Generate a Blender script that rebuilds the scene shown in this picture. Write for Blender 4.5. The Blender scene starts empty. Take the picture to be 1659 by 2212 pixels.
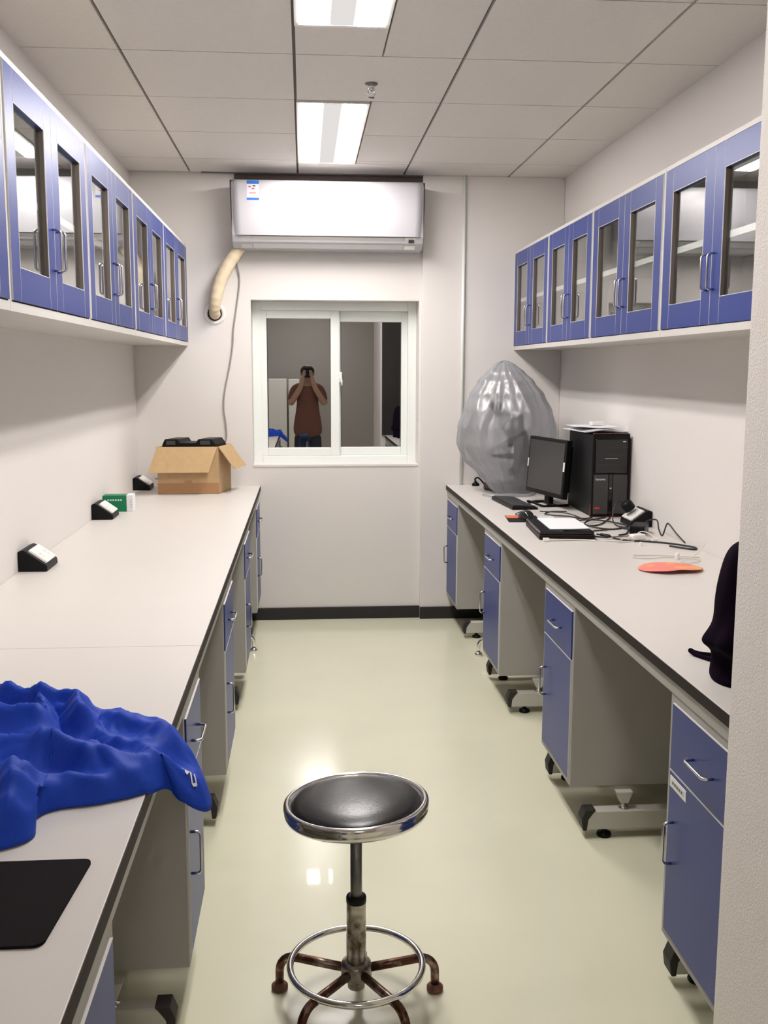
import bpy, bmesh, math, random
from mathutils import Vector, Matrix, noise
random.seed(7)
SC = bpy.context.scene
COL = SC.collection
PI = math.pi
# ------------------------------------------------------------------ camera
CAM_H, F_PX, YAW, PITCH, ROLL = 1.4879, 2160.8, 4.5664, -8.1202, 0.1461
cd = bpy.data.cameras.new('camera'); cam = bpy.data.objects.new('camera', cd); COL.objects.link(cam)
cd.sensor_fit = 'VERTICAL'; cd.sensor_height = 36.0; cd.lens = 36.0 * F_PX / 2212.0
cd.clip_start = 0.05
a, b, c = math.radians(YAW), math.radians(PITCH), math.radians(ROLL)
fw = Vector((math.sin(a)*math.cos(b), math.cos(a)*math.cos(b), math.sin(b)))
r0 = Vector((math.cos(a), -math.sin(a), 0)); u0 = r0.cross(fw)
rr = math.cos(c)*r0 + math.sin(c)*u0; uu = -math.sin(c)*r0 + math.cos(c)*u0
M = Matrix((rr, uu, -fw)).transposed().to_4x4(); M.translation = (0, 0, CAM_H)
cam.matrix_world = M
SC.camera = cam
# ------------------------------------------------------------------ world, exposure, lamp strength
SC.view_settings.view_transform = 'Standard'; SC.view_settings.look = 'None'
SC.view_settings.gamma = 1.0; SC.view_settings.use_curve_mapping = False
SC.view_settings.exposure = 1.58
w = bpy.data.worlds.new('night'); SC.world = w; w.use_nodes = True
w.node_tree.nodes['Background'].inputs[0].default_value = (0.02, 0.022, 0.03, 1)
w.node_tree.nodes['Background'].inputs[1].default_value = 0.5
LAMP = 17.0
ADDED = 0.8  # relative strength of the lamp added behind the viewer
LAMP_COL = (1.0, 0.955, 0.925)
# ------------------------------------------------------------------ room numbers (metres)
D, ZC = 5.883, 2.578
XL, XR = -0.963, 1.507
ZT = 0.81                       # worktop height
XCL, XCR = -0.2575, 0.836       # worktop front edges
XPL, XPR = -0.267, 0.845        # base cabinet fronts
G0, T0, TILE = -0.024, 3.7026, 0.6

# ------------------------------------------------------------------ materials
def mat(name, col, rough=0.5, metal=0.0, spec=0.5, bump=0.0, bscale=200.0, var=0.0, vscale=8.0, coat=0.0, col2=None, detail=4.0, thresh=None):
    m = bpy.data.materials.new(name); m.use_nodes = True
    nt = m.node_tree; p = nt.nodes['Principled BSDF']
    p.inputs['Base Color'].default_value = (*col, 1); p.inputs['Roughness'].default_value = rough
    p.inputs['Metallic'].default_value = metal; p.inputs['Specular IOR Level'].default_value = spec
    p.inputs['Coat Weight'].default_value = coat
    tc = nt.nodes.new('ShaderNodeTexCoord')
    if var > 0 or col2:
        n = nt.nodes.new('ShaderNodeTexNoise'); n.inputs['Scale'].default_value = vscale; n.inputs['Detail'].default_value = detail
        nt.links.new(tc.outputs['Object'], n.inputs['Vector'])
        rp = nt.nodes.new('ShaderNodeValToRGB')
        c2 = col2 or tuple(min(1, x*(1+var)) for x in col)
        c1 = col if col2 else tuple(x*(1-var) for x in col)
        lo, hi = thresh or (0.3, 0.7)
        rp.color_ramp.elements[0].position = lo; rp.color_ramp.elements[1].position = hi
        rp.color_ramp.elements[0].color = (*c1, 1); rp.color_ramp.elements[1].color = (*c2, 1)
        nt.links.new(n.outputs['Fac'], rp.inputs['Fac']); nt.links.new(rp.outputs['Color'], p.inputs['Base Color'])
    if bump > 0:
        n2 = nt.nodes.new('ShaderNodeTexNoise'); n2.inputs['Scale'].default_value = bscale; n2.inputs['Detail'].default_value = 3
        nt.links.new(tc.outputs['Object'], n2.inputs['Vector'])
        bp = nt.nodes.new('ShaderNodeBump'); bp.inputs['Strength'].default_value = bump; bp.inputs['Distance'].default_value = 0.01
        nt.links.new(n2.outputs['Fac'], bp.inputs['Height']); nt.links.new(bp.outputs['Normal'], p.inputs['Normal'])
    return m
def emit(name, col, s):
    m = bpy.data.materials.new(name); m.use_nodes = True; nt = m.node_tree
    e = nt.nodes.new('ShaderNodeEmission'); e.inputs[0].default_value = (*col, 1); e.inputs[1].default_value = s
    nt.links.new(e.outputs[0], nt.nodes['Material Output'].inputs[0]); return m
def glassy(name, tint, fac=None, ior=1.5, gain=1.0, rough=0.0):
    """thin pane: mirror part mixed with see-through part"""
    m = bpy.data.materials.new(name); m.use_nodes = True; nt = m.node_tree
    nt.nodes.remove(nt.nodes['Principled BSDF'])
    t = nt.nodes.new('ShaderNodeBsdfTransparent'); t.inputs[0].default_value = (*tint, 1)
    g = nt.nodes.new('ShaderNodeBsdfGlossy'); g.inputs['Roughness'].default_value = rough
    mx = nt.nodes.new('ShaderNodeMixShader')
    if fac is not None: mx.inputs[0].default_value = fac
    else:
        fr = nt.nodes.new('ShaderNodeFresnel'); fr.inputs[0].default_value = ior
        mu = nt.nodes.new('ShaderNodeMath'); mu.operation = 'MULTIPLY'; mu.inputs[1].default_value = gain; mu.use_clamp = True
        geo = nt.nodes.new('ShaderNodeNewGeometry'); sb_ = nt.nodes.new('ShaderNodeMath'); sb_.operation = 'SUBTRACT'; sb_.inputs[0].default_value = 1.0
        m2 = nt.nodes.new('ShaderNodeMath'); m2.operation = 'MULTIPLY'
        nt.links.new(geo.outputs['Backfacing'], sb_.inputs[1]); nt.links.new(fr.outputs[0], mu.inputs[0])
        nt.links.new(mu.outputs[0], m2.inputs[0]); nt.links.new(sb_.outputs[0], m2.inputs[1]); nt.links.new(m2.outputs[0], mx.inputs[0])
    nt.links.new(t.outputs[0], mx.inputs[1]); nt.links.new(g.outputs[0], mx.inputs[2])
    nt.links.new(mx.outputs[0], nt.nodes['Material Output'].inputs[0]); return m
def polythene():
    m = bpy.data.materials.new('polythene'); m.use_nodes = True; nt = m.node_tree
    nt.nodes.remove(nt.nodes['Principled BSDF'])
    t = nt.nodes.new('ShaderNodeBsdfTransparent'); t.inputs[0].default_value = (.86, .87, .9, 1)
    d = nt.nodes.new('ShaderNodeBsdfDiffuse'); d.inputs[0].default_value = (.56, .565, .59, 1)
    tl = nt.nodes.new('ShaderNodeBsdfTranslucent'); tl.inputs[0].default_value = (.42, .43, .46, 1)
    g = nt.nodes.new('ShaderNodeBsdfGlossy'); g.inputs['Roughness'].default_value = .32
    a1 = nt.nodes.new('ShaderNodeMixShader'); a1.inputs[0].default_value = .4
    nt.links.new(d.outputs[0], a1.inputs[1]); nt.links.new(tl.outputs[0], a1.inputs[2])
    a2 = nt.nodes.new('ShaderNodeMixShader')
    lw = nt.nodes.new('ShaderNodeLayerWeight'); lw.inputs[0].default_value = .35
    mr = nt.nodes.new('ShaderNodeMapRange'); mr.inputs[3].default_value = .31; mr.inputs[4].default_value = .95
    nt.links.new(lw.outputs['Facing'], mr.inputs[0]); nt.links.new(mr.outputs[0], a2.inputs[0])
    nt.links.new(t.outputs[0], a2.inputs[1]); nt.links.new(a1.outputs[0], a2.inputs[2])
    a3 = nt.nodes.new('ShaderNodeMixShader'); a3.inputs[0].default_value = .09
    nt.links.new(a2.outputs[0], a3.inputs[1]); nt.links.new(g.outputs[0], a3.inputs[2])
    nt.links.new(a3.outputs[0], nt.nodes['Material Output'].inputs[0]); return m

WALL = mat('wall_paint', (.74, .705, .675), .7, bump=.05, bscale=260)
STUCCO = mat('rough_wall_paint', (.86, .81, .77), .75, bump=.25, bscale=240)
CEIL = mat('ceiling_board', (.74, .70, .67), .9, bump=.12, bscale=350, var=.02, vscale=60)
GRID = mat('ceiling_gap', (.18, .165, .16), .8)
FLOOR = mat('epoxy_floor', (.73, .715, .545), .20, var=.03, vscale=2.2, bump=.015, bscale=7, coat=.25)
SKIRT = mat('black_skirting', (.012, .010, .012), .4)
TOP = mat('worktop_laminate', (.64, .605, .57), .38, bump=.02, bscale=900, var=.015, vscale=300)
EDGE = mat('worktop_edge', (.030, .023, .020), .6, spec=.15)
CARCW = mat('wall_cabinet_board', (.58, .56, .53), .5)
CARC = mat('cabinet_board', (.385, .37, .345), .5, var=.01)
BLUE = mat('blue_laminate', (.022, .043, .215), .36, spec=.3, bump=.015, bscale=700, var=.04, vscale=400)
PALE = mat('pale_edging', (.66, .64, .62), .4)
STEEL = mat('grey_painted_steel', (.55, .535, .48), .42)
APRON = mat('grey_apron_steel', (.41, .40, .37), .45)
CAPP = mat('dark_plastic_cap', (.034, .030, .027), .55, spec=.25)
BLACKP = mat('black_plastic', (.005, .005, .0055), .45, spec=.18)
BLACKG = mat('black_gloss', (.010, .010, .011), .12)
DKGREY = mat('dark_grey_plastic', (.045, .044, .045), .45)
CHROME = mat('chrome', (.78, .76, .74), .12, metal=1.0)
STAINL = mat('satin_nickel', (.66, .64, .62), .25, metal=1.0)
RUST = mat('rusty_chrome', (.40, .30, .25), .32, metal=.8, col2=(.10, .042, .026), vscale=30, detail=8, thresh=(.30, .50))
WORN = mat('worn_chrome', (.50, .46, .41), .3, metal=.95, col2=(.12, .085, .06), vscale=30, detail=10, thresh=(.38, .66))
RUSTY = mat('rust', (.15, .06, .035), .7, var=.35, vscale=60)
GREYM = mat('dull_grey_metal', (.19, .18, .165), .38, metal=.8, var=.15, vscale=60)
VINYL = mat('black_vinyl', (.008, .008, .008), .27, bump=.05, bscale=260, spec=.4)
PVC = mat('white_window_frame', (.80, .83, .80), .35)
ACW = mat('glossy_white_plastic', (.50, .49, .515), .25)
ACG = mat('pale_grey_plastic', (.56, .545, .53), .4)
WHITEP = mat('white_plastic', (.82, .80, .77), .35)
PAPER = mat('white_paper', (.80, .80, .82), .7)
PAPERG = mat('grey_paper', (.62, .62, .66), .6)
CARD = mat('cardboard', (.50, .335, .17), .8, var=.05, vscale=30)
CARDIN = mat('cardboard_dark', (.37, .215, .10), .8, var=.06, vscale=30)
TAPE = mat('packing_tape', (.40, .21, .09), .3)
GREEN = mat('green_carton', (.0, .19, .075), .45)
CREAM = mat('cream_wrap', (.72, .60, .42), .65, bump=.12, bscale=60, var=.08, vscale=20)
CORD = mat('grey_cord', (.33, .31, .30), .5)
BLKCORD = mat('black_cord', (.014, .013, .015), .45)
WHTCORD = mat('white_cord', (.72, .69, .62), .45)
CLOTH = mat('blue_cloth', (.003, .046, .43), .62, bump=.10, bscale=1100, var=.1, vscale=300, spec=.3)
PURPLE = mat('dark_purple_fabric', (.006, .002, .008), .9, bump=.15, bscale=500, spec=.06)
PADM = mat('black_rubber_mat', (.006, .004, .005), .8, bump=.1, bscale=900, spec=.12)
ORANGE = mat('orange_print', (.70, .16, .05), .6)
REDP = mat('red_plastic', (.075, .005, .006), .4)
REDB = mat('bright_red_sticker', (.65, .03, .02), .4)
PINK = mat('pink_red_card', (.80, .23, .19), .65, col2=(.82, .36, .12), vscale=16, detail=2, thresh=(.55, .62))
LBLUE = mat('sticker_blue', (.03, .16, .55), .4)
SCREEN = mat('monitor_screen', (.035, .032, .033), .3)
SKIN = mat('skin', (.55, .34, .25), .55)
HAIR = mat('black_hair', (.012, .010, .009), .6)
SHIRT = mat('brown_red_shirt', (.20, .085, .06), .85)
TROUS = mat('dark_trousers', (.035, .035, .045), .85)
BPLAS = mat('blue_plastic', (.012, .04, .16), .4)
WINGL = glassy('window_glass', (.55, .57, .56), fac=.68)
CABGL = glassy('cabinet_glass', (.93, .95, .94), ior=1.5, gain=2.0)
BAGM = polythene()
LAMPM = emit('lamp_light', LAMP_COL, LAMP)
LAMPC = emit('lamp_centre_light', LAMP_COL, .26)
LAMP_ADDED = emit('lamp_light_added', LAMP_COL, LAMP*ADDED)
TAUPE = mat('taupe_gasket', (.13, .105, .09), .6)
GREYWALL = mat('grey_wall_paint', (.37, .35, .33), .75)
AC_SHADE = mat('ac_shade_brown', (.09, .066, .058), .9)
DARK = mat('unlit_doorway', (.012, .012, .013), .9)  # dark finish, used only for the disc closing the pipe sleeve

# ------------------------------------------------------------------ mesh helpers
class MB:
    def __init__(s): s.bm = bmesh.new(); s.mats = []
    def mi(s, m):
        if m not in s.mats: s.mats.append(m)
        return s.mats.index(m)
    def _new(s, faces, m, smooth=False):
        i = s.mi(m)
        for f in faces: f.material_index = i; f.smooth = smooth
    def box(s, x0, x1, y0, y1, z0, z1, m, bev=0.0, seg=2, mtx=None):
        bm = s.bm
        if x1 < x0: x0, x1 = x1, x0
        if y1 < y0: y0, y1 = y1, y0
        t = bmesh.new()
        v = [t.verts.new(p) for p in [(x0,y0,z0),(x1,y0,z0),(x1,y1,z0),(x0,y1,z0),(x0,y0,z1),(x1,y0,z1),(x1,y1,z1),(x0,y1,z1)]]
        for q in [(0,3,2,1),(4,5,6,7),(0,1,5,4),(1,2,6,5),(2,3,7,6),(3,0,4,7)]: t.faces.new([v[i] for i in q])
        if bev > 0: bmesh.ops.bevel(t, geom=t.edges[:], offset=bev, segments=seg, affect='EDGES', profile=.5)
        s.merge(t, m, mtx); return s
    def merge(s, t, m, mtx=None, smooth=False):
        mp = {}
        for v in t.verts:
            mp[v] = s.bm.verts.new(mtx @ v.co if mtx else v.co)
        fs = []
        for f in t.faces:
            try: fs.append(s.bm.faces.new([mp[v] for v in f.verts]))
            except ValueError: pass
        s._new(fs, m, smooth); t.free()
    def prism(s, pts, axis, a0, a1, m, bev=0.0, seg=2, mtx=None, smooth=False):
        """polygon in the plane normal to axis; pts 2-D (remaining axes in order)"""
        t = bmesh.new()
        def mk(p, q):
            if axis == 'x': return (q, p[0], p[1])
            if axis == 'y': return (p[0], q, p[1])
            return (p[0], p[1], q)
        A = [t.verts.new(mk(p, a0)) for p in pts]; B = [t.verts.new(mk(p, a1)) for p in pts]
        t.faces.new(A); t.faces.new(B[::-1])
        n = len(pts)
        for i in range(n): t.faces.new([A[i], B[i], B[(i+1)%n], A[(i+1)%n]])
        bmesh.ops.recalc_face_normals(t, faces=t.faces[:])
        if bev > 0: bmesh.ops.bevel(t, geom=t.edges[:], offset=bev, segments=seg, affect='EDGES', profile=.5)
        s.merge(t, m, mtx, smooth); return s
    def tube(s, path, r, m, n=10, cap=True, smooth=True):
        P = [Vector(p) for p in path]; k = len(P)
        rad = r if isinstance(r, (list, tuple)) else [r]*k
        t = (P[1]-P[0]).normalized()
        ref = Vector((0,0,1)) if abs(t.z) < .9 else Vector((1,0,0))
        nrm = t.cross(ref).normalized(); rings = []
        for i in range(k):
            if i == 0: t2 = (P[1]-P[0]).normalized()
            elif i == k-1: t2 = (P[-1]-P[-2]).normalized()
            else: t2 = ((P[i+1]-P[i]).normalized()+(P[i]-P[i-1]).normalized())
            if t2.length < 1e-6: t2 = t
            t2.normalize()
            nrm = (nrm - t2*nrm.dot(t2)); nrm.normalize(); bi = t2.cross(nrm); t = t2
            rings.append([s.bm.verts.new(P[i] + (nrm*math.cos(2*PI*j/n)+bi*math.sin(2*PI*j/n))*rad[i]) for j in range(n)])
        fs = []
        for i in range(k-1):
            for j in range(n):
                fs.append(s.bm.faces.new([rings[i][j], rings[i][(j+1)%n], rings[i+1][(j+1)%n], rings[i+1][j]]))
        s._new(fs, m, smooth)
        if cap: s._new([s.bm.faces.new(rings[0][::-1]), s.bm.faces.new(rings[-1])], m)
        return s
    def lathe(s, prof, m, n=32, cx=0, cy=0, smooth=True, mtx=None):
        """profile list of (r,z)"""
        t = bmesh.new(); rings = []
        for r, z in prof:
            if r < 1e-5: rings.append([t.verts.new((cx, cy, z))])
            else: rings.append([t.verts.new((cx+r*math.cos(2*PI*j/n), cy+r*math.sin(2*PI*j/n), z)) for j in range(n)])
        for i in range(len(rings)-1):
            A, B = rings[i], rings[i+1]
            for j in range(n):
                j2 = (j+1) % n
                q = [A[j % len(A)], A[j2 % len(A)], B[j2 % len(B)], B[j % len(B)]]
                u = []
                for v in q:
                    if v not in u: u.append(v)
                if len(u) > 2:
                    try: t.faces.new(u)
                    except ValueError: pass
        bmesh.ops.recalc_face_normals(t, faces=t.faces[:])
        s.merge(t, m, mtx, smooth); return s
    def torus(s, R, r, m, z=0, cx=0, cy=0, n=64, k=12):
        rings = []
        for i in range(n):
            A = 2*PI*i/n
            rings.append([s.bm.verts.new((cx+(R+r*math.cos(2*PI*j/k))*math.cos(A), cy+(R+r*math.cos(2*PI*j/k))*math.sin(A), z+r*math.sin(2*PI*j/k))) for j in range(k)])
        fs = []
        for i in range(n):
            for j in range(k):
                fs.append(s.bm.faces.new([rings[i][j], rings[(i+1)%n][j], rings[(i+1)%n][(j+1)%k], rings[i][(j+1)%k]]))
        s._new(fs, m, True); return s
    def build(s, name, parent=None, loc=None, recalc=False):
        if recalc: bmesh.ops.recalc_face_normals(s.bm, faces=s.bm.faces[:])
        me = bpy.data.meshes.new(name); s.bm.to_mesh(me); s.bm.free()
        for m in s.mats: me.materials.append(m)
        o = bpy.data.objects.new(name, me); COL.objects.link(o)
        if parent: o.parent = parent
        if loc: o.location = loc
        return o
def grid_mesh(mb, V, m, closeu=False, smooth=True):
    """V[i][j] of vectors -> quads"""
    R = [[mb.bm.verts.new(p) for p in row] for row in V]
    fs = []; nu = len(R); nv = len(R[0])
    for i in range(nu-1 if not closeu else nu):
        for j in range(nv-1):
            fs.append(mb.bm.faces.new([R[i][j], R[(i+1)%nu][j], R[(i+1)%nu][j+1], R[i][j+1]]))
    mb._new(fs, m, smooth); return R
def crom(pts, k=8, closed=False):
    P = [Vector(p) for p in pts]; out = []; n = len(P)
    for i in range(n-1):
        p0 = P[max(i-1,0)]; p1 = P[i]; p2 = P[i+1]; p3 = P[min(i+2,n-1)]
        for j in range(k):
            t = j/k
            out.append(.5*((2*p1)+(p2-p0)*t+(2*p0-5*p1+4*p2-p3)*t*t+(3*p1-p0-3*p2+p3)*t**3))
    out.append(P[-1]); return out
def tag(o, label, cat, group=None, kind=None):
    o['label'] = label; o['category'] = cat
    if group: o['group'] = group
    if kind: o['kind'] = kind
    return o
def thing(name, loc, label, cat, rz=0, group=None):
    o = bpy.data.objects.new(name, None); COL.objects.link(o); o.location = loc; o.rotation_euler = (0,0,rz)
    o.empty_display_size = .05
    return tag(o, label, cat, group)
def struct(o): o['kind'] = 'structure'; return o
def dup(root, loc, label=None, rz=None):
    r = root.copy(); COL.objects.link(r); r.location = loc
    if rz is not None: r.rotation_euler = (0,0,rz)
    if label: r['label'] = label
    for ch in list(root.children):
        c_ = ch.copy(); COL.objects.link(c_); c_.parent = r
        for g in list(ch.children):
            d_ = g.copy(); COL.objects.link(d_); d_.parent = c_
    return r
def text_obj(txt, name, size, m, parent, mtx, extrude=.0004):
    cu = bpy.data.curves.new('txt', 'FONT'); cu.body = txt; cu.size = size; cu.extrude = extrude; cu.align_x = 'CENTER'; cu.align_y = 'CENTER'
    to = bpy.data.objects.new('txt', cu); COL.objects.link(to)
    bpy.context.view_layer.update()
    me = bpy.data.meshes.new_from_object(to.evaluated_get(bpy.context.evaluated_depsgraph_get()))
    bpy.data.objects.remove(to); bpy.data.curves.remove(cu)
    me.transform(mtx); me.materials.clear(); me.materials.append(m); me.name = name
    o = bpy.data.objects.new(name, me); COL.objects.link(o); o.parent = parent; return o

# ================================================================== SETTING
mb = MB(); mb.box(-2.2, 2.4, -3.2, 6.35, -.08, 0, FLOOR); struct(mb.build('floor'))
# ceiling: boards with open joints in front of a grid plane
mb = MB(); mb.box(-2.2, 2.4, -3.2, 6.3, ZC+.012, ZC+.06, GRID)
FX0, FX1 = G0, G0+.31
FIX = [(4.325, 5.56), (2.19, 3.40), (-2.3, -1.09)]  # last one is added out of view to brighten what the window reflects
xs = [-1.55] + [G0+TILE*k for k in (-2,-1,0,1,2,3)] + [2.4]
ys = [T0+TILE*k for k in range(-11, 4)] + [D-.02]
GX, GY = .0055, .003
for i in range(len(xs)-1):
    for j in range(len(ys)-1):
        x0, x1, y0, y1 = xs[i]+GX, xs[i+1]-GX, ys[j]+GY, ys[j+1]-GY
        if i == 0 and xs[1] < XL: pass
        hit = [f_ for f_ in FIX if f_[1] > y0+.01 and f_[0] < y1-.01]
        if abs(xs[i]-G0) < 1e-4 and hit:                 # a cell of the column with the lamps
            f0, f1 = hit[0]
            if f1 < y0+.10:                              # lamp only just reaches into this cell
                mb.box(FX1+.004, x1, y0, f1, ZC, ZC+.013, CEIL); mb.box(x0, x1, f1+.006, y1, ZC, ZC+.013, CEIL)
                continue
            mb.box(FX1+.004, x1, y0, y1, ZC, ZC+.013, CEIL)
            if f0-.006 > y0+.02: mb.box(x0, FX1-.002, y0, f0-.006, ZC, ZC+.013, CEIL)
            if f1+.006 < y1-.02: mb.box(x0, FX1-.002, f1+.006, y1, ZC, ZC+.013, CEIL)
        else:
            mb.box(x0, x1, y0, y1, ZC, ZC+.013, CEIL)
struct(mb.build('ceiling'))
# walls
mb = MB(); mb.box(XL-.15, XL, -3.2, D+.2, 0, ZC+.02, WALL); struct(mb.build('wall_left'))
mb = MB(); mb.box(XR, XR+.15, 1.75, D+.2, 0, ZC+.02, WALL); struct(mb.build('wall_right'))
WX0, WX1, WZ0, WZ1 = -.30, .672, .921, 1.881
mb = MB()
mb.box(XL, WX0, D, D+.25, 0, ZC+.02, WALL); mb.box(WX1, XR, D, D+.25, 0, ZC+.02, WALL)
mb.box(WX0, WX1, D, D+.25, 0, WZ0, WALL); mb.box(WX0, WX1, D, D+.25, WZ1, ZC+.02, WALL)
struct(mb.build('wall_far'))
mb = MB(); mb.box(.686, XR, D-.035, D, 0, ZC, WALL, bev=.004); struct(mb.build('wall_far_pier'))
mb = MB(); mb.box(.79, 1.95, .75, 1.75, 0, ZC, STUCCO, bev=.006); struct(mb.build('wall_right_near'))
mb = MB()
mb.box(XL, 2.4, -3.2, -3.05, 0, ZC, GREYWALL)
struct(mb.build('wall_back'))
mb = MB(); mb.box(2.25, 2.4, -3.05, .75, 0, ZC, WALL); struct(mb.build('wall_right_back'))
# skirting
mb = MB(); mb.box(XL, .684, D-.012, D, 0, .073, SKIRT, bev=.002); struct(mb.build('baseboard_far'))
mb = MB(); mb.box(.684, XR, D-.047, D-.035, 0, .073, SKIRT, bev=.002); struct(mb.build('baseboard_far_pier'))
mb = MB(); mb.box(XR-.012, XR, 1.75, D-.047, 0, .10, SKIRT); struct(mb.build('baseboard_right'))
mb = MB(); mb.box(XL, XL+.012, .4, D-.012, 0, .10, SKIRT); struct(mb.build('baseboard_left'))
# dark gap where the ceiling stops short of the far wall
mb = MB(); mb.box(-.56, 1.16, D-.030, D-.012, ZC-.006, ZC+.004, GRID); struct(mb.build('trim_1'))
mb = MB(); mb.box(-.38, .69, D-.016, D, ZC-.034, ZC-.006, AC_SHADE, bev=.004); struct(mb.build('shade_strip'))  # brown strip standing in for the shade above the air conditioner

# window
win = bpy.data.objects.new('window_1', None); COL.objects.link(win); win.location = ((WX0+WX1)/2, D, WZ0); struct(win)
ox = (WX0+WX1)/2
Wl = lambda x: x-ox
Y0 = .125                                                   # frame set back in the opening
hz = WZ1-WZ0
mb = MB()
f = .052
mb.box(Wl(WX0), Wl(WX0)+f, Y0, Y0+.09, 0, hz, PVC, bev=.004); mb.box(Wl(WX1)-f, Wl(WX1), Y0, Y0+.09, 0, hz, PVC, bev=.004)
mb.box(Wl(WX0)+f, Wl(WX1)-f, Y0, Y0+.09, hz-f, hz, PVC, bev=.004); mb.box(Wl(WX0)+f, Wl(WX1)-f, Y0, Y0+.09, 0, f, PVC, bev=.004)
mb.build('window_frame', win)
mb = MB(); mb.box(Wl(WX0), Wl(WX1), -.004, Y0, -.004, .012, WALL, bev=.003); mb.build('window_sill', win)
def sash(x0, x1, y, name, hs=.05, st=.04):
    m_ = MB(); z0, z1 = f, hz-f
    lw, rw = st
    m_.box(x0, x0+lw, y, y+.035, z0, z1, PVC, bev=.003); m_.box(x1-rw, x1, y, y+.035, z0, z1, PVC, bev=.003)
    m_.box(x0+lw, x1-rw, y, y+.035, z1-hs, z1, PVC, bev=.003); m_.box(x0+lw, x1-rw, y, y+.035, z0, z0+.048, PVC, bev=.003)
    # thin dark gasket
    for (a0, a1, b0, b1) in ((x0+lw, x0+lw+.004, z0+.048, z1-hs), (x1-rw-.004, x1-rw, z0+.048, z1-hs)):
        m_.box(a0, a1, y+.012, y+.022, b0, b1, DKGREY)
    o_ = m_.build(name, win)
    g = MB(); g.box(x0+lw, x1-rw, y+.016, y+.018, z0+.048, z1-hs, WINGL); g.build('glass_pane', o_)
    return o_
s1 = sash(Wl(-.252), Wl(.212), Y0+.004, 'sash', .046, (.036, .052))
s2 = sash(Wl(.175), Wl(.627), Y0+.046, 'sash', .062, (.045, .042))
mb = MB(); mb.box(Wl(.208), Wl(.226), Y0-.012, Y0+.004, .49, .55, WHITEP, bev=.003); mb.tube([(Wl(.218), Y0-.015, .52), (Wl(.224), Y0-.03, .50), (Wl(.224), Y0-.03, .47)], .005, WHITEP)
mb.build('window_latch', win)

# ================================================================== CEILING LAMPS
def lamp(y0, y1, label, lm=None):
    t = thing('ceiling_light', ((FX0+FX1)/2, (y0+y1)/2, ZC), label, 'ceiling light', group='recessed twin tube ceiling lights')
    L = (y1-y0)/2; W2 = (FX1-FX0)/2-.003
    m_ = MB()
    m_.box(-W2, -W2+.014, -L, L, -.004, .012, WHITEP); m_.box(W2-.014, W2, -L, L, -.004, .012, WHITEP)
    m_.box(-W2+.014, W2-.014, -L, -L+.016, -.004, .012, WHITEP); m_.box(-W2+.014, W2-.014, L-.016, L, -.004, .012, WHITEP)
    m_.build('lamp_housing', t)
    m_ = MB(); m_.box(-.037, .037, -L+.016, L-.016, -.002, .012, LAMPC); m_.build('centre_diffuser', t)
    for sx in (-1, 1):
        m_ = MB(); cx = sx*.088
        pts = []
        for qx, qy, a0 in ((cx+.048-.014, -L+.022+.014, -90), (cx+.048-.014, L-.022-.014, 0), (cx-.048+.014, L-.022-.014, 90), (cx-.048+.014, -L+.022+.014, 180)):
            pts += [(qx+.014*math.cos(math.radians(a0+q*15)), qy+.014*math.sin(math.radians(a0+q*15))) for q in range(7)]
        m_.prism(pts, 'z', -.006, .010, lm or LAMPM); m_.build('tube_panel', t)
    return t
lamp(*FIX[0], 'lit twin-tube ceiling light near the air conditioner')
lamp(*FIX[1], 'lit twin-tube ceiling light cut off by the top of the photo')
lamp(*FIX[2], 'lit twin-tube ceiling light added behind the viewer by the doorway', LAMP_ADDED)
# sprinkler
t = thing('fire_sprinkler', (.270, 4.04, ZC), 'small metal fire sprinkler head hanging from the ceiling between the two lights', 'sprinkler')
mb = MB(); mb.lathe([(.025, 0), (.024, -.005), (.014, -.009), (.011, -.012)], GREYM); mb.build('escutcheon', t)
mb = MB(); mb.lathe([(.012, -.010), (.011, -.025), (.006, -.027)], STAINL, 16)
for sx in (-1, 1): mb.tube(crom([(sx*.010, 0, -.024), (sx*.013, 0, -.038), (sx*.004, 0, -.052)], 6), .0022, STAINL, 8)
mb.lathe([(0, -.050), (.011, -.052), (.012, -.055), (0, -.056)], GREYM, 16); mb.build('sprinkler_body', t)

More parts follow.
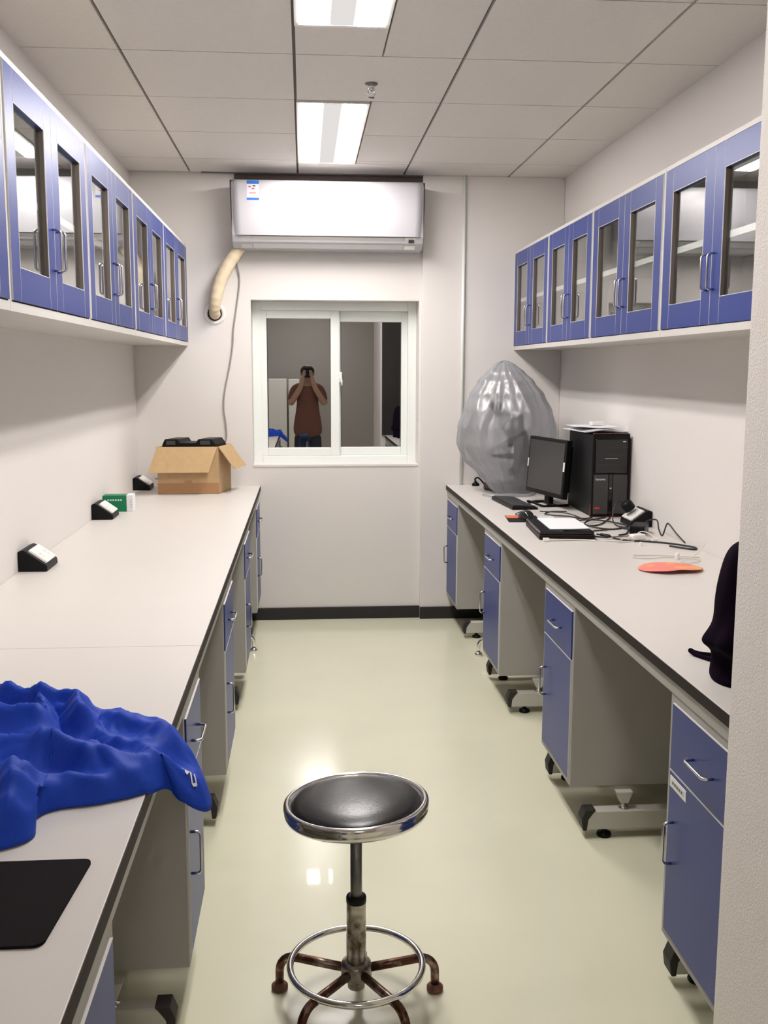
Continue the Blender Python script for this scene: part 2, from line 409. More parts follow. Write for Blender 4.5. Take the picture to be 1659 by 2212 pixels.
# ================================================================== WALL CABINETS
def bow_handle(L, m, r=.0034, out=.022, horiz=False):
    """bar pull, centre at origin, front towards -y"""
    h = L/2; k = .008
    pts = [(-h, 0, 0), (-h, -out+k, 0), (-h+k*.35, -out+k*.35, 0), (-h+k, -out, 0), (h-k, -out, 0), (h-k*.35, -out+k*.35, 0), (h, -out+k, 0), (h, 0, 0)]
    if not horiz: pts = [(0, y, x) for x, y, z in pts]
    mb_ = MB(); mb_.tube(pts, r, m, 10); return mb_
def wall_cabinet(origin, rz, w, d, z0, z1, label):
    h = z1-z0
    t = thing('wall_cabinet', (origin[0], origin[1], z0), label, 'wall cabinet', rz, 'blue glazed wall cabinets')
    p = .012
    m_ = MB()
    m_.box(0, p, .0, d, 0, h, CARCW); m_.box(w-p, w, .0, d, 0, h, CARCW)
    m_.box(p, w-p, 0, d, 0, .022, CARCW); m_.box(p, w-p, 0, d, h-.014, h, CARCW)
    m_.box(p, w-p, d-.006, d, .022, h-.014, CARCW); m_.build('carcass', t)
    m_ = MB(); m_.box(p+.001, w-p-.001, .018, d-.007, h*.5-.010, h*.5+.010, WHITEP); m_.build('shelf', t)
    dw = (w-2*p)/2
    for k in (0, 1):
        x0 = p+k*dw+.0015; x1 = x0+dw-.003; a0, a1 = .0245, h-.0165
        st, rt, rb = .068, .075, .078
        m_ = MB(); y0, y1 = -.004, .016
        m_.box(x0, x0+st, y0, y1, a0, a1, BLUE, bev=.001, seg=1); m_.box(x1-st, x1, y0, y1, a0, a1, BLUE, bev=.001, seg=1)
        m_.box(x0+st+.001, x1-st-.001, y0, y1, a1-rt, a1, BLUE, bev=.001, seg=1); m_.box(x0+st+.001, x1-st-.001, y0, y1, a0, a0+rb, BLUE, bev=.001, seg=1)
        # pale joint lines, edging and the rebate round the glass
        for xx in (x0+st, x1-st-.001): m_.box(xx, xx+.001, y0-.0002, y1, a0, a1, PALE)
        e = .0016
        m_.box(x0-e/2, x0, y0, y1, a0, a1, PALE); m_.box(x1, x1+e/2, y0, y1, a0, a1, PALE)
        m_.box(x0+st+.001, x1-st-.001, y0-.0003, y0+.002, a1-rt-e, a1-rt, PALE); m_.box(x0+st+.001, x1-st-.001, y0-.0003, y0+.002, a0+rb, a0+rb+e, PALE)
        m_.box(x0+st+.001, x0+st+.0025, y0-.0003, y0+.002, a0+rb, a1-rt, PALE); m_.box(x1-st-.0025, x1-st-.001, y0-.0003, y0+.002, a0+rb, a1-rt, PALE)
        m_.box(x0+st+.001, x0+st+.0024, y0+.002, y1, a0+rb, a1-rt, TAUPE); m_.box(x1-st-.0024, x1-st-.001, y0+.002, y1, a0+rb, a1-rt, TAUPE)
        dr = m_.build('door', t)
        g = MB(); g.box(x0+st+.0025, x1-st-.0025, .0085, .0105, a0+rb+e, a1-rt-e, CABGL); g.build('glass_pane', dr)
        hd = bow_handle(.105, STAINL).build('handle', dr); hd.location = (x1-.022 if k == 0 else x0+.022, -.004, a0+.155)
    return t
RZ_R, RZ_L = -PI/2, PI/2
yr = [5.845, 5.035, 4.262, 3.414, 2.56]
nm = ['right wall cabinet in the far corner above the bagged instrument', 'second right wall cabinet from the far corner, above the computer tower',
      'third right wall cabinet from the far corner, between two glazed neighbours', 'nearest right wall cabinet, cut off by the rough wall edge']
for i in range(4):
    wall_cabinet((1.225, yr[i]-.001), RZ_R, yr[i]-yr[i+1]-.002, XR-1.225, 1.600, 2.162, 'blue glazed ' + nm[i])
yl = [1.50, 2.365, 3.222, 4.068, 4.938, 5.880]
nm = ['left wall cabinet of which only a sliver shows at the photo edge', 'left wall cabinet with a lamp reflected in its first pane',
      'second fully visible left wall cabinet counted from the viewer', 'left wall cabinet next to the last one before the far wall', 'left wall cabinet at the far corner beside the pipe']
for i in range(5):
    wall_cabinet((-.660, yl[i]+.001), RZ_L, yl[i+1]-yl[i]-.002, -.660-XL, 1.617, 2.182, 'blue glazed ' + nm[i])

# ================================================================== BENCHES
def worktop(x0, x1, y0, y1, front, label, grp):
    t = thing('worktop', ((x0+x1)/2, (y0+y1)/2, ZT), label, 'worktop', group=grp)
    hx, hy = (x1-x0)/2, (y1-y0)/2
    m_ = MB(); m_.box(-hx, hx, -hy+.0008, hy-.0008, -.026, 0, TOP, bev=.0015); m_.build('top_panel', t)
    fx = hx if front > 0 else -hx
    m_ = MB(); m_.box(fx, fx+front*.0022, -hy+.001, hy-.001, -.0265, -.0015, EDGE); m_.build('edge_strip', t)
    return t
worktop(XCR+.002, XR-.001, 4.248, D-.036, -1, 'pale worktop of the right bench, far section under the computer', 'worktop sections')
worktop(XCR+.002, XR-.001, 1.752, 4.248, -1, 'pale worktop of the right bench, near section with the red paper fan', 'worktop sections')
worktop(XL+.001, XCL-.002, 2.435, D-.001, 1, 'pale worktop of the left bench, far section under the cardboard box', 'worktop sections')
worktop(XL+.001, XCL-.002, .60, 2.435, 1, 'pale worktop of the left bench, near section under the blue cloth', 'worktop sections')

PD = .50
def base_cabinet(origin, rz, w, label):
    z0, z1 = .155, .748; h = z1-z0
    t = thing('base_cabinet', (origin[0], origin[1], z0), label, 'base cabinet', rz, 'hanging blue base cabinets')
    p = .018
    m_ = MB()
    m_.box(0, p, 0, PD, 0, h, CARC, bev=.001, seg=1); m_.box(w-p, w, 0, PD, 0, h, CARC, bev=.001, seg=1)
    m_.box(p, w-p, 0, PD, 0, .018, CARC); m_.box(p, w-p, 0, PD, h-.018, h, CARC); m_.box(p, w-p, PD-.01, PD, .018, h-.018, CARC)
    m_.box(p, w-p, .02, PD-.01, h-.19, h-.178, CARC); m_.build('carcass', t)
    zs = .415
    m_ = MB(); m_.box(p+.0015, w-p-.0015, -.004, .016, zs+.002, h-.0195, BLUE, bev=.001, seg=1)
    m_.box(p+.0015, w-p-.0015, -.0046, .016, zs, zs+.0024, PALE); m_.box(p+.0015, w-p-.0015, -.0044, .016, h-.0197, h-.0183, PALE)
    dr = m_.build('drawer', t)
    hd = bow_handle(.105, STAINL, horiz=True).build('handle', dr); hd.location = (w*.5, -.004, zs+.075)
    m_ = MB(); m_.box(p+.0015, w-p-.0015, -.004, .016, .0195, zs-.0015, BLUE, bev=.001, seg=1)
    m_.box(p+.0015, w-p-.0015, -.0044, .016, zs-.0016, zs-.0005, PALE); m_.box(p+.0004, p+.0016, -.0042, .016, .0195, zs-.001, PALE); m_.box(w-p-.0016, w-p-.0004, -.0042, .016, .0195, zs-.001, PALE)
    do = m_.build('door', t)
    hd = bow_handle(.100, STAINL).build('handle', do); hd.location = (p+.034, -.004, .248)
    return t
R_PED = [(5.84, 5.43), (4.605, 4.195), (3.405, 3.015), (2.178, 1.768)]
nm = ['right base cabinet in the far corner by the skirting', 'right base cabinet under the closed laptop and keyboard', 'right base cabinet under the worktop in front of the paper fan',
      'right base cabinet nearest the viewer, with a white label on its door']
rp = []
for (y1, y0), n_ in zip(R_PED, nm): rp.append(base_cabinet((XPR, y1), RZ_R, y1-y0, 'blue ' + n_))
# label sticker on the nearest door
dr = [ch for ch in rp[3].children if ch.name.startswith('door')][0]
mb = MB(); mb.box(.026, .122, -.0052, -.004, .378, .404, WHITEP); mb.box(.036, .112, -.0056, -.0052, .385, .397, PAPERG)
for k in range(5): mb.box(.042+k*.013, .050+k*.013, -.0058, -.0056, .388, .394, DKGREY)
mb.build('name_plate', dr)['label'] = 'white name plate'
L_PED = [(1.297-.42, 1.297), (2.11, 2.44), (3.19, 3.60), (4.32, 4.73), (5.42, 5.84)]
nm = ['left base cabinet nearest the viewer, below the black mat', 'left base cabinet below the hanging end of the blue cloth', 'left base cabinet in the middle of the bench, past the cloth',
      'left base cabinet before the tucked-in stool leg', 'left base cabinet at the far wall below the cardboard box']
for (y0, y1), n_ in zip(L_PED, nm): base_cabinet((XPL, y0), RZ_L, y1-y0, 'blue ' + n_)

def bench_frame(side, ybeams, y0, y1, label):
    """side +1: right bench (front at XCR, back towards +x)"""
    xf = XCR if side > 0 else XCL
    t = thing('bench_frame', (xf, (y0+y1)/2, 0), label, 'bench frame', group='steel bench frames')
    s = side; cy = (y0+y1)/2
    m_ = MB(); m_.box(s*.006, s*.036, y0-cy, y1-cy, .7495, .7835, APRON, bev=.002); m_.build('front_rail', t)
    m_ = MB(); m_.box(s*.60, s*.63, y0-cy, y1-cy, .7495, .7835, APRON, bev=.002); m_.build('rear_rail', t)
    for y in ybeams:
        m_ = MB(); m_.box(s*.575, s*.615, y-cy-.022, y-cy+.022, .095, .7495, STEEL, bev=.003); m_.build('upright', t)
        m_ = MB(); m_.box(s*.052, s*.640, y-cy-.0225, y-cy+.0225, .030, .092, STEEL, bev=.004); bmo = m_.build('foot_beam', t)
        m_ = MB()
        pr = [(s*.040, .034), (s*.036, .066), (s*.048, .097), (s*.082, .097), (s*.066, .076), (s*.058, .064), (s*.054, .028), (s*.043, .028)]
        m_.prism(pr, 'y', y-cy-.0245, y-cy+.0245, CAPP, bev=.002); m_.build('end_cap', bmo)
        m_ = MB(); m_.lathe([(0, 0), (.022, 0), (.024, .004), (.022, .012), (.009, .016), (.007, .031)], BLACKP, 24, cx=s*.117, cy=y-cy); m_.build('levelling_foot', bmo)
        m_ = MB(); m_.lathe([(0, 0), (.022, 0), (.024, .004), (.022, .012), (.009, .016), (.007, .031)], BLACKP, 24, cx=s*.55, cy=y-cy); m_.build('levelling_foot', bmo)
        # tapered bracket that carries the cabinet above the beam
        m_ = MB(); m_.prism([(s*.150, .150), (s*.205, .150), (s*.190, .112), (s*.165, .112)], 'y', y-cy-.014, y-cy+.014, STEEL, bev=.002)
        m_.lathe([(0, .090), (.016, .0915), (.018, .096), (.007, .101), (.006, .113)], CHROME, 20, cx=s*.178, cy=y-cy); m_.build('cabinet_bracket', bmo)
    return t
bench_frame(1, [5.40, 4.636, 4.165, 3.436, 2.985, 2.208], 1.76, 5.84, 'grey steel C-leg frame carrying the right bench')
bench_frame(-1, [5.39, 4.76, 4.29, 3.63, 3.16, 2.47, 2.08, 1.327, .845], .62, 5.86, 'grey steel C-leg frame carrying the left bench')

# ================================================================== AIR CONDITIONER
ac_root = t = thing('air_conditioner', (.1425, D, 2.145), 'white wall-mounted split air conditioner above the window', 'air conditioner')
AXL, AXR = -.533, .533
def acprof(pts, x0, x1, m, bev, name, seg=3):
    m_ = MB(); m_.prism(pts, 'x', x0, x1, m, bev=bev, seg=seg, smooth=False); o_ = m_.build(name, t); return o_
body = [(-.002, .36), (-.19, .36), (-.205, .345), (-.205, .07), (-.185, .035), (-.13, .005), (-.002, .005)]
acprof(body, AXL+.006, AXR-.006, ACW, .004, 'casing')
# bowed front panel with rounded ends
mb = MB(); NU, NV = 40, 20; rows = []
for i in range(NU+1):
    u = -1+2*i/NU; row = []
    for j in range(NV+1):
        v = j/NV
        e = 1-max(0, abs(u)-.93)/.07
        rnd = math.sqrt(max(0, 1-(1-e)**2)) if abs(u) > .93 else 1
        dep = .200 + .036*rnd*math.sin(PI*(.18+.64*v)) 
        dep -= .02*(1-rnd)
        if v > .93: dep -= .018*((v-.93)/.07)**2
        x = u*(AXR+.002) * (1-.018*(1-v)**2)
        row.append(Vector((x, -dep, .068+.293*v)))
    rows.append(row)
grid_mesh(mb, rows, ACW)
back = [[Vector((r[0].x, -.196, r[0].z)), r[0]] for r in rows]; grid_mesh(mb, back, ACW)
top = [[r[-1], Vector((r[-1].x, -.196, r[-1].z))] for r in rows]; grid_mesh(mb, top, ACW)
for r in (rows[0], rows[-1]): grid_mesh(mb, [[p, Vector((p.x, -.196, p.z))] for p in r], ACW)
fp = mb.build('front_panel', t, recalc=True)
def acy(v): return -(.200+.036*math.sin(PI*(.18+.64*v)))
# energy sticker on the panel
mb = MB(); zz = [(.2505, .262, LBLUE), (.2625, .335, PAPERG), (.3355, .357, LBLUE)]
for z0, z1, m_ in zz:
    v0, v1 = (z0-.068)/.293, (z1-.068)/.293
    q = [[Vector((x, acy(v)-.0012+(.018*((v-.93)/.07)**2 if v > .93 else 0), .068+.293*v)) for v in (v0, (v0+v1)/2, v1)] for x in (-.442, -.376)]
    grid_mesh(mb, q, m_)
for x0, x1, z0, z1, m_ in ((-.432, -.42, .318, .324, REDB), (-.415, -.40, .307, .313, REDB), (-.428, -.392, .285, .29, ORANGE), (-.41, -.395, .322, .329, DKGREY)):
    v0, v1 = (z0-.068)/.293, (z1-.068)/.293
    grid_mesh(mb, [[Vector((x, acy(v)-.0016, .068+.293*v)) for v in (v0, v1)] for x in (x0, x1)], m_)
mb.build('energy_sticker', t)['label'] = 'blue and white energy sticker'
mb = MB(); mb.prism([(-.2085, .063), (-.2015, .066), (-.145, .010), (-.150, .006)], 'x', -.415, .420, ACG, bev=.0015); mb.build('outlet_flap', t)
mb = MB(); mb.prism([(-.203, .0655), (-.207, .0635), (-.146, .006), (-.142, .009)], 'x', AXL+.055, -.419, ACG, bev=.001); mb.build('lower_corner', t)
mb = MB(); mb.prism([(-.203, .0655), (-.207, .0635), (-.146, .006), (-.142, .009)], 'x', .424, AXR-.05, WHITEP, bev=.001)
mb.prism([(-.205, .054), (-.199, .0535), (-.187, .040), (-.191, .0385)], 'x', .445, .475, DKGREY); mb.build('display', t)
# pipe
t = thing('air_conditioner_pipe', (-.50, D, 1.80), 'cream wrapped pipe curving from the air conditioner into the wall hole', 'pipe')
path = crom([(.155, -.085, .360), (.125, -.085, .325), (.075, -.085, .250), (.035, -.080, .170), (.012, -.075, .090), (.002, -.06, .035), (-.002, -.035, .006), (-.002, -.0, -.004)], 8)
rad = [.030+.006*math.sin(min(1, i/len(path)*1.3)*PI)+.0012*math.sin(i*1.4) for i in range(len(path))]
mb = MB(); mb.tube(path, rad, CREAM, 18); mb.build('wrapped_pipe', t)
mb = MB(); mb.lathe([(.040, 0), (.046, -.006), (.052, -.010), (.060, -.006), (.064, 0)], WHITEP, 32, mtx=Matrix.Translation((-.004, -.0005, 0)) @ Matrix.Rotation(-PI/2, 4, 'X'))
mb.lathe([(0, .001), (.041, .001)], DARK, 24, mtx=Matrix.Translation((-.004, -.0012, 0)) @ Matrix.Rotation(PI/2, 4, 'X')); mb.build('wall_sleeve', t)  # dark disc closing the sleeve around the pipe
# power cord down the wall
mb = MB()
pts = [(-.372, D-.07, 2.150), (-.377, D-.03, 2.10), (-.362, D-.012, 2.02), (-.362, D-.010, 1.95), (-.385, D-.010, 1.80), (-.400, D-.010, 1.70), (-.405, D-.010, 1.62), (-.425, D-.010, 1.50), (-.455, D-.010, 1.36), (-.463, D-.010, 1.26), (-.452, D-.010, 1.16), (-.456, D-.012, 1.07), (-.52, D-.03, .93), (-.66, D-.05, .862), (-.80, D-.06, .862), (-.86, D-.075, .862)]
mb.tube(crom(pts, 8), .0042, CORD, 8)
o = mb.build('power_cord', ac_root); o.location = (-.1425, -D, -2.145)
# conduit
mb = MB(); mb.tube([(.922, D-.046, ZT), (.922, D-.046, ZC)], .0085, PVC, 14)
tag(mb.build('conduit_pipe'), 'thin pale conduit running down the far wall right of the window', 'conduit')

# ================================================================== DESK SOCKETS
def desk_socket(loc, rz, label, wt=.148):
    t = thing('desk_socket', loc, label, 'desk socket', rz, 'black angled desk sockets')
    # local: back at y=0 (wall), front towards -y, length along x
    m_ = MB(); pr = [(0, 0), (0, .068), (-.016, .074), (-.026, .070), (-.094, .022), (-.096, .004), (-.092, 0)]
    m_.prism(pr, 'x', -wt/2, wt/2, BLACKP, bev=.003); m_.build('socket_housing', t)
    v = Vector((0, -.068, -.048)).normalized(); n = Vector((0, -v.z, v.y)); n = Vector((0, -.048, .068)).normalized(); n = Vector((0, -.5766, .817))
    c_ = Vector((0, -.060, .046))
    def fr(x, s_, o_): return c_ + Vector((x, 0, 0)) + v*s_ + n*o_
    bm_ = MB(); t_ = bmesh.new()
    for o_ in (0, .009):
        pass
    X, S = wt/2-.012, .036
    A = [t_.verts.new(fr(x, s_, -.001)) for x, s_ in ((-X, -S), (X, -S), (X, S), (-X, S))]
    B = [t_.verts.new(fr(x, s_, .008)) for x, s_ in ((-X, -S), (X, -S), (X, S), (-X, S))]
    t_.faces.new(A[::-1]); t_.faces.new(B)
    for i in range(4): t_.faces.new([A[i], A[(i+1)%4], B[(i+1)%4], B[i]])
    bmesh.ops.recalc_face_normals(t_, faces=t_.faces[:])
    bmesh.ops.bevel(t_, geom=t_.edges[:], offset=.002, segments=2, affect='EDGES')
    bm_.merge(t_, WHITEP)
    fpz = bm_.build('face_plate', t)
    h_ = MB()
    for xc in (-.03, .03):
        for dx, dz, an in ((-.007, .002, .35), (.007, .002, -.35), (0, -.012, 0)):
            t_ = bmesh.new(); q = []
            for sx, sz in ((-.0012, -.005), (.0012, -.005), (.0012, .005), (-.0012, .005)):
                ca, sa = math.cos(an), math.sin(an)
                q.append(t_.verts.new(fr(xc+dx+sx*ca-sz*sa, -(dz+sx*sa+sz*ca), .0083)))
            t_.faces.new(q); h_.merge(t_, DKGREY)
    h_.build('pin_holes', fpz)
    return t
ds = desk_socket((XL+.001, 3.46, ZT), RZ_L, 'black desk socket with white face, nearest one on the left bench')
dup(ds, (XL+.001, 4.64, ZT), 'black desk socket with white face next to the green carton')
dup(ds, (XL+.001, 5.75, ZT), 'black desk socket in the far left corner beside the cardboard box')
dup(ds, (XR-.001, 4.27, ZT), 'black desk socket with a plugged adapter on the right bench by the tower', rz=RZ_R)

# ================================================================== LEFT BENCH OBJECTS
# green carton
t = thing('green_carton', (-.895, 4.86, ZT), 'small green and white carton behind the middle left desk socket', 'carton', 0)
mb = MB(); mb.box(-.065, .045, -.035, .035, 0, .078, GREEN, bev=.001); mb.build('carton_body', t)
mb = MB(); mb.box(.045, .075, -.035, .035, 0, .080, PAPER, bev=.001)
for k in range(4): mb.box(.0605, .0715, -.0356, -.035, .02+k*.011, .025+k*.011, PAPERG)
mb.build('white_end', t)
mb = MB()
for k in range(6): mb.box(-.045+k*.012, -.037+k*.012, -.0356, -.035, .052, .060, PAPERG)
mb.build('printed_line', t)

# cardboard box
t = thing('cardboard_box', (-.635, 5.60, ZT), 'open cardboard box with folded-out flaps standing in the far left corner of the bench', 'box', math.radians(1.5))
BW, BD, BH = .164, .105, .258
mb = MB(); k = .004
mb.box(-BW, BW, -BD, -BD+k, 0, BH, CARD); mb.box(-BW, BW, BD-k, BD, 0, BH, CARD)
mb.box(-BW, -BW+k, -BD+k, BD-k, 0, BH, CARD); mb.box(BW-k, BW, -BD+k, BD-k, 0, BH, CARD); mb.box(-BW, BW, -BD, BD, 0, k, CARDIN)
mb.build('box_body', t)
mb = MB(); mb.box(-BW-.0004, BW+.0004, -BD-.0008, -BD, .008, .060, TAPE); mb.box(-.02, .02, -BD-.0010, -BD-.0007, .06, .075, TAPE); mb.build('tape_strip', t)
def flap(p0, p1, out, name):
    p0, p1, out = Vector(p0), Vector(p1), Vector(out)
    n = (p1-p0).cross(out).normalized()*.002
    ins = (p1-p0)*.015
    q = [p0, p1, p1+out-ins*.3, p0+out+ins*.3]
    m_ = MB(); t_ = bmesh.new(); A = [t_.verts.new(v+n) for v in q]; B = [t_.verts.new(v-n) for v in q]
    t_.faces.new(A); t_.faces.new(B[::-1])
    for i in range(4): t_.faces.new([A[i], B[i], B[(i+1)%4], A[(i+1)%4]])
    bmesh.ops.recalc_face_normals(t_, faces=t_.faces[:]); m_.merge(t_, CARD); m_.build(name, t)
flap((-BW, -BD-.002, BH), (BW-.004, -BD-.002, BH), (-.028, -.060, -.135), 'flap')
flap((BW+.002, -BD, BH), (BW+.002, BD, BH), (.086, -.010, -.120), 'flap')
flap((-BW-.002, -BD, BH), (-BW-.002, BD, BH), (-.012, 0, -.130), 'flap')
flap((-BW, BD, BH), (BW, BD, BH), (0, .085, -.06), 'flap')
shear = Matrix.Identity(4); shear[0][1] = .27
for ch in t.children: ch.data.transform(Matrix.Translation((.27*BD, 0, 0)) @ shear)
# black tray inside the box
t = thing('black_plastic_tray', (-.635, 5.60, ZT+.006), 'black plastic tray with raised ends standing up out of the cardboard box', 'tray')
mb = MB()
mb.prism([(-.150, 0), (-.150, .262), (-.135, .292), (-.062, .292), (-.050, .272), (.040, .272), (.052, .292), (.128, .292), (.150, .262), (.150, 0)], 'y', -.080, .085, BLACKP, bev=.004)
mb.build('tray_shell', t)
mb = MB(); mb.box(-.125, -.075, -.082, -.0805, .262, .284, DKGREY); mb.box(.065, .120, -.082, -.0805, .262, .284, DKGREY); mb.build('tray_window', t)
for ch in t.children: ch.data.transform(Matrix.Translation((.27*BD, 0, 0)) @ shear @ Matrix.Scale(.96, 4, (1, 0, 0)))

# black mat at the bottom left
mb = MB(); pts = []
x0, x1, y0, y1, r_ = -.585, -.314, 1.125, 1.336, .012
for cx, cy, a0 in ((x1-r_, y0+r_, -90), (x1-r_, y1-r_, 0), (x0+r_, y1-r_, 90), (x0+r_, y0+r_, 180)):
    for q in range(7):
        an = math.radians(a0+q*15); pts.append((cx+r_*math.cos(an), cy+r_*math.sin(an)))
pts = [(x+.016*((y-y0)/(y1-y0)), y) for x, y in pts]
mb.prism(pts, 'z', ZT+.0002, ZT+.0042, PADM)
tag(mb.build('mouse_mat'), 'black rectangular mat with rounded corners lying on the near end of the left bench', 'mat')

# blue cloth
OUT = [(-.84, 2.00), (-.72, 2.06), (-.62, 2.04), (-.555, 1.95), (-.485, 1.925), (-.430, 1.90), (-.402, 1.865), (-.375, 1.87), (-.305, 1.815), (-.262, 1.79), (-.222, 1.765), (-.190, 1.73), (-.171, 1.685), (-.170, 1.640), (-.186, 1.615), (-.206, 1.607), (-.232, 1.612), (-.262, 1.555), (-.325, 1.520), (-.389, 1.503), (-.413, 1.470), (-.402, 1.410), (-.436, 1.375), (-.55, 1.33), (-.75, 1.42), (-.85, 1.70)]
dense = []
for i in range(len(OUT)):
    p0, p1, p2, p3 = (Vector((*OUT[(i+k) % len(OUT)], 0)) for k in (-1, 0, 1, 2))
    for j in range(10):
        q = j/10; dense.append(.5*((2*p1)+(p2-p0)*q+(2*p0-5*p1+4*p2-p3)*q*q+(3*p1-p0-3*p2+p3)*q**3))
CC = Vector((-.42, 1.70, 0))
RIDGES = [  # (x0,y0,x1,y1,height,width): the big folds
    (-.70, 1.93, -.43, 1.84, .045, .030), (-.43, 1.84, -.405, 1.76, .040, .026), (-.60, 1.80, -.47, 1.74, .042, .030),
    (-.56, 1.66, -.36, 1.60, .040, .030), (-.36, 1.60, -.27, 1.60, .022, .022), (-.46, 1.53, -.43, 1.42, .040, .028),
    (-.36, 1.80, -.24, 1.70, .018, .030), (-.50, 1.86, -.46, 1.76, .030, .020), (-.62, 1.56, -.44, 1.52, .030, .026)]
def seg_d(x, y, s_):
    ax, ay, bx, by = s_[:4]; dx, dy = bx-ax, by-ay
    k_ = max(0, min(1, ((x-ax)*dx+(y-ay)*dy)/(dx*dx+dy*dy))); return math.hypot(x-ax-k_*dx, y-ay-k_*dy)
def cloth_z(x, y, rr_):
    edge = min(1.0, (1-rr_)/.14); base = .026*(1-(1-edge)**2.2)
    wx = x+.016*noise.noise(Vector((x*12, y*12, 2.2))); wy = y+.016*noise.noise(Vector((x*12, y*12, 8.2)))
    hgt = 0
    for s_ in RIDGES:
        d_ = seg_d(wx, wy, s_)/s_[5]; hgt = max(hgt, 1.2*s_[4]*math.exp(-(d_**1.35)*1.2))
    n1 = .30-abs(noise.noise(Vector((wx*9+wy*5, wy*11-wx*4, 1.3))))
    n2 = .28-abs(noise.noise(Vector((wx*21-wy*13, wy*18+wx*8, 4.1))))
    n3 = .28-abs(noise.noise(Vector((wx*44+wy*20, wy*38-wx*18, 6.7))))
    fade = min(1, (1-rr_)/.08)
    return base + fade*(hgt + .042*n1 + .010*n2 + .0035*n3)
NR = 56; rows = []
for p in dense:
    row = []
    for j in range(NR+1):
        rr_ = (j/NR)**.8
        q = CC + (p-CC)*rr_
        wob = .006*noise.noise(Vector((q.x*14, q.y*14, 7)))*rr_*(1-rr_)*4
        x, y = q.x+wob, q.y+wob
        z = ZT+.0015+max(0, cloth_z(x, y, rr_))
        over = x-(XCL-.004)
        if over > 0:
            lift = .016*min(1, over/.02)
            z = z*1 + lift*0.3 - 1.0*over**1.15*1.15
            if rr_ > .985: z -= .004
        row.append(Vector((x, y, z)))
    rows.append(row)
mb = MB(); grid_mesh(mb, rows, CLOTH, closeu=True)
bmesh.ops.remove_doubles(mb.bm, verts=mb.bm.verts[:], dist=.0004)
ctop = thing('blue_jacket', (-.45, 1.70, ZT), 'crumpled bright blue jacket heaped on the left bench, one end hanging over the edge', 'jacket')
o = mb.build('fabric', None, recalc=True); cl_me = o.data; o.parent = ctop; o.location = (.45, -1.70, -ZT)
so = o.modifiers.new('thick', 'SOLIDIFY'); so.thickness = .004; so.offset = 1
# small white emblem strokes near the hanging tip
from mathutils.bvhtree import BVHTree
CT = BVHTree.FromPolygons([v.co.copy() for v in cl_me.vertices], [tuple(p.vertices) for p in cl_me.polygons])
mb = MB()
for (xa, ya, xb, yb) in ((-.204+(a_+.21)*1.0, 1.637+(b_-1.662)*.8, -.204+(c_+.21)*1.0, 1.637+(d_-1.662)*.8) for a_, b_, c_, d_ in ((-.2235, 1.664, -.2175, 1.672), (-.215, 1.672, -.2135, 1.655), (-.2135, 1.655, -.207, 1.668), (-.207, 1.668, -.203, 1.651), (-.203, 1.651, -.197, 1.660), (-.197, 1.660, -.201, 1.668))):
    P_ = [Vector((xa+(xb-xa)*k/4, ya+(yb-ya)*k/4, 0)) for k in range(5)]
    nn = Vector((-(yb-ya), xb-xa, 0)).normalized()*.0013
    V = []
    for s_ in (-1, 1):
        row = []
        for p in P_:
            hp, hn, hi, hd_ = CT.ray_cast(Vector((p.x+s_*nn.x, p.y+s_*nn.y, 1.2)), Vector((0, 0, -1)))
            if hn.z < 0: hn = -hn
            row.append(hp+hn*.0055)
        V.append(row)
    grid_mesh(mb, V, WHITEP)
o = mb.build('white_emblem', None, recalc=True); o.parent = ctop; o.location = (.45, -1.70, -ZT); o['label'] = 'small white embroidered mark'

# ================================================================== RIGHT BENCH OBJECTS
# instrument under the bag (microscope)
t = thing('microscope', (1.15, 5.52, ZT), 'dark-grey microscope dimly visible inside the plastic dust bag', 'microscope', math.radians(-62))
mb = MB(); mb.box(-.09, .09, -.13, .13, 0, .05, DKGREY, bev=.012); mb.build('base', t)
mb = MB(); mb.prism([(.06, .04), (.13, .04), (.125, .30), (.05, .40), (-.02, .40), (.03, .32), (.065, .26)], 'y', -.035, .035, DKGREY, bev=.008)
mb.build('arm', t, recalc=True); t.children[-1].rotation_euler = (0, 0, PI/2)
mb = MB(); mb.box(-.08, .08, -.07, .07, .19, .205, BLACKP, bev=.002); mb.build('stage', t)
mb = MB(); mb.lathe([(0, .25), (.014, .25), (.016, .30), (.035, .315), (.040, .345), (0, .345)], DKGREY, 24); mb.build('objective_turret', t)
mb = MB(); mb.box(-.045, .045, -.06, .06, .345, .43, DKGREY, bev=.012); mb.build('head', t)
for sx in (-1, 1):
    mb = MB(); mb.tube([(sx*.030, -.04, .41), (sx*.030, -.10, .47), (sx*.030, -.125, .495)], .016, BLACKP, 16); mb.build('eyepiece', t)
    mb = MB(); mb.lathe([(0, 0), (.024, 0), (.024, .02), (0, .02)], BLACKP, 20, mtx=Matrix.Translation((sx*.055, .075, .10)) @ Matrix.Rotation(sx*PI/2, 4, 'Y')); mb.build('focus_knob', t)
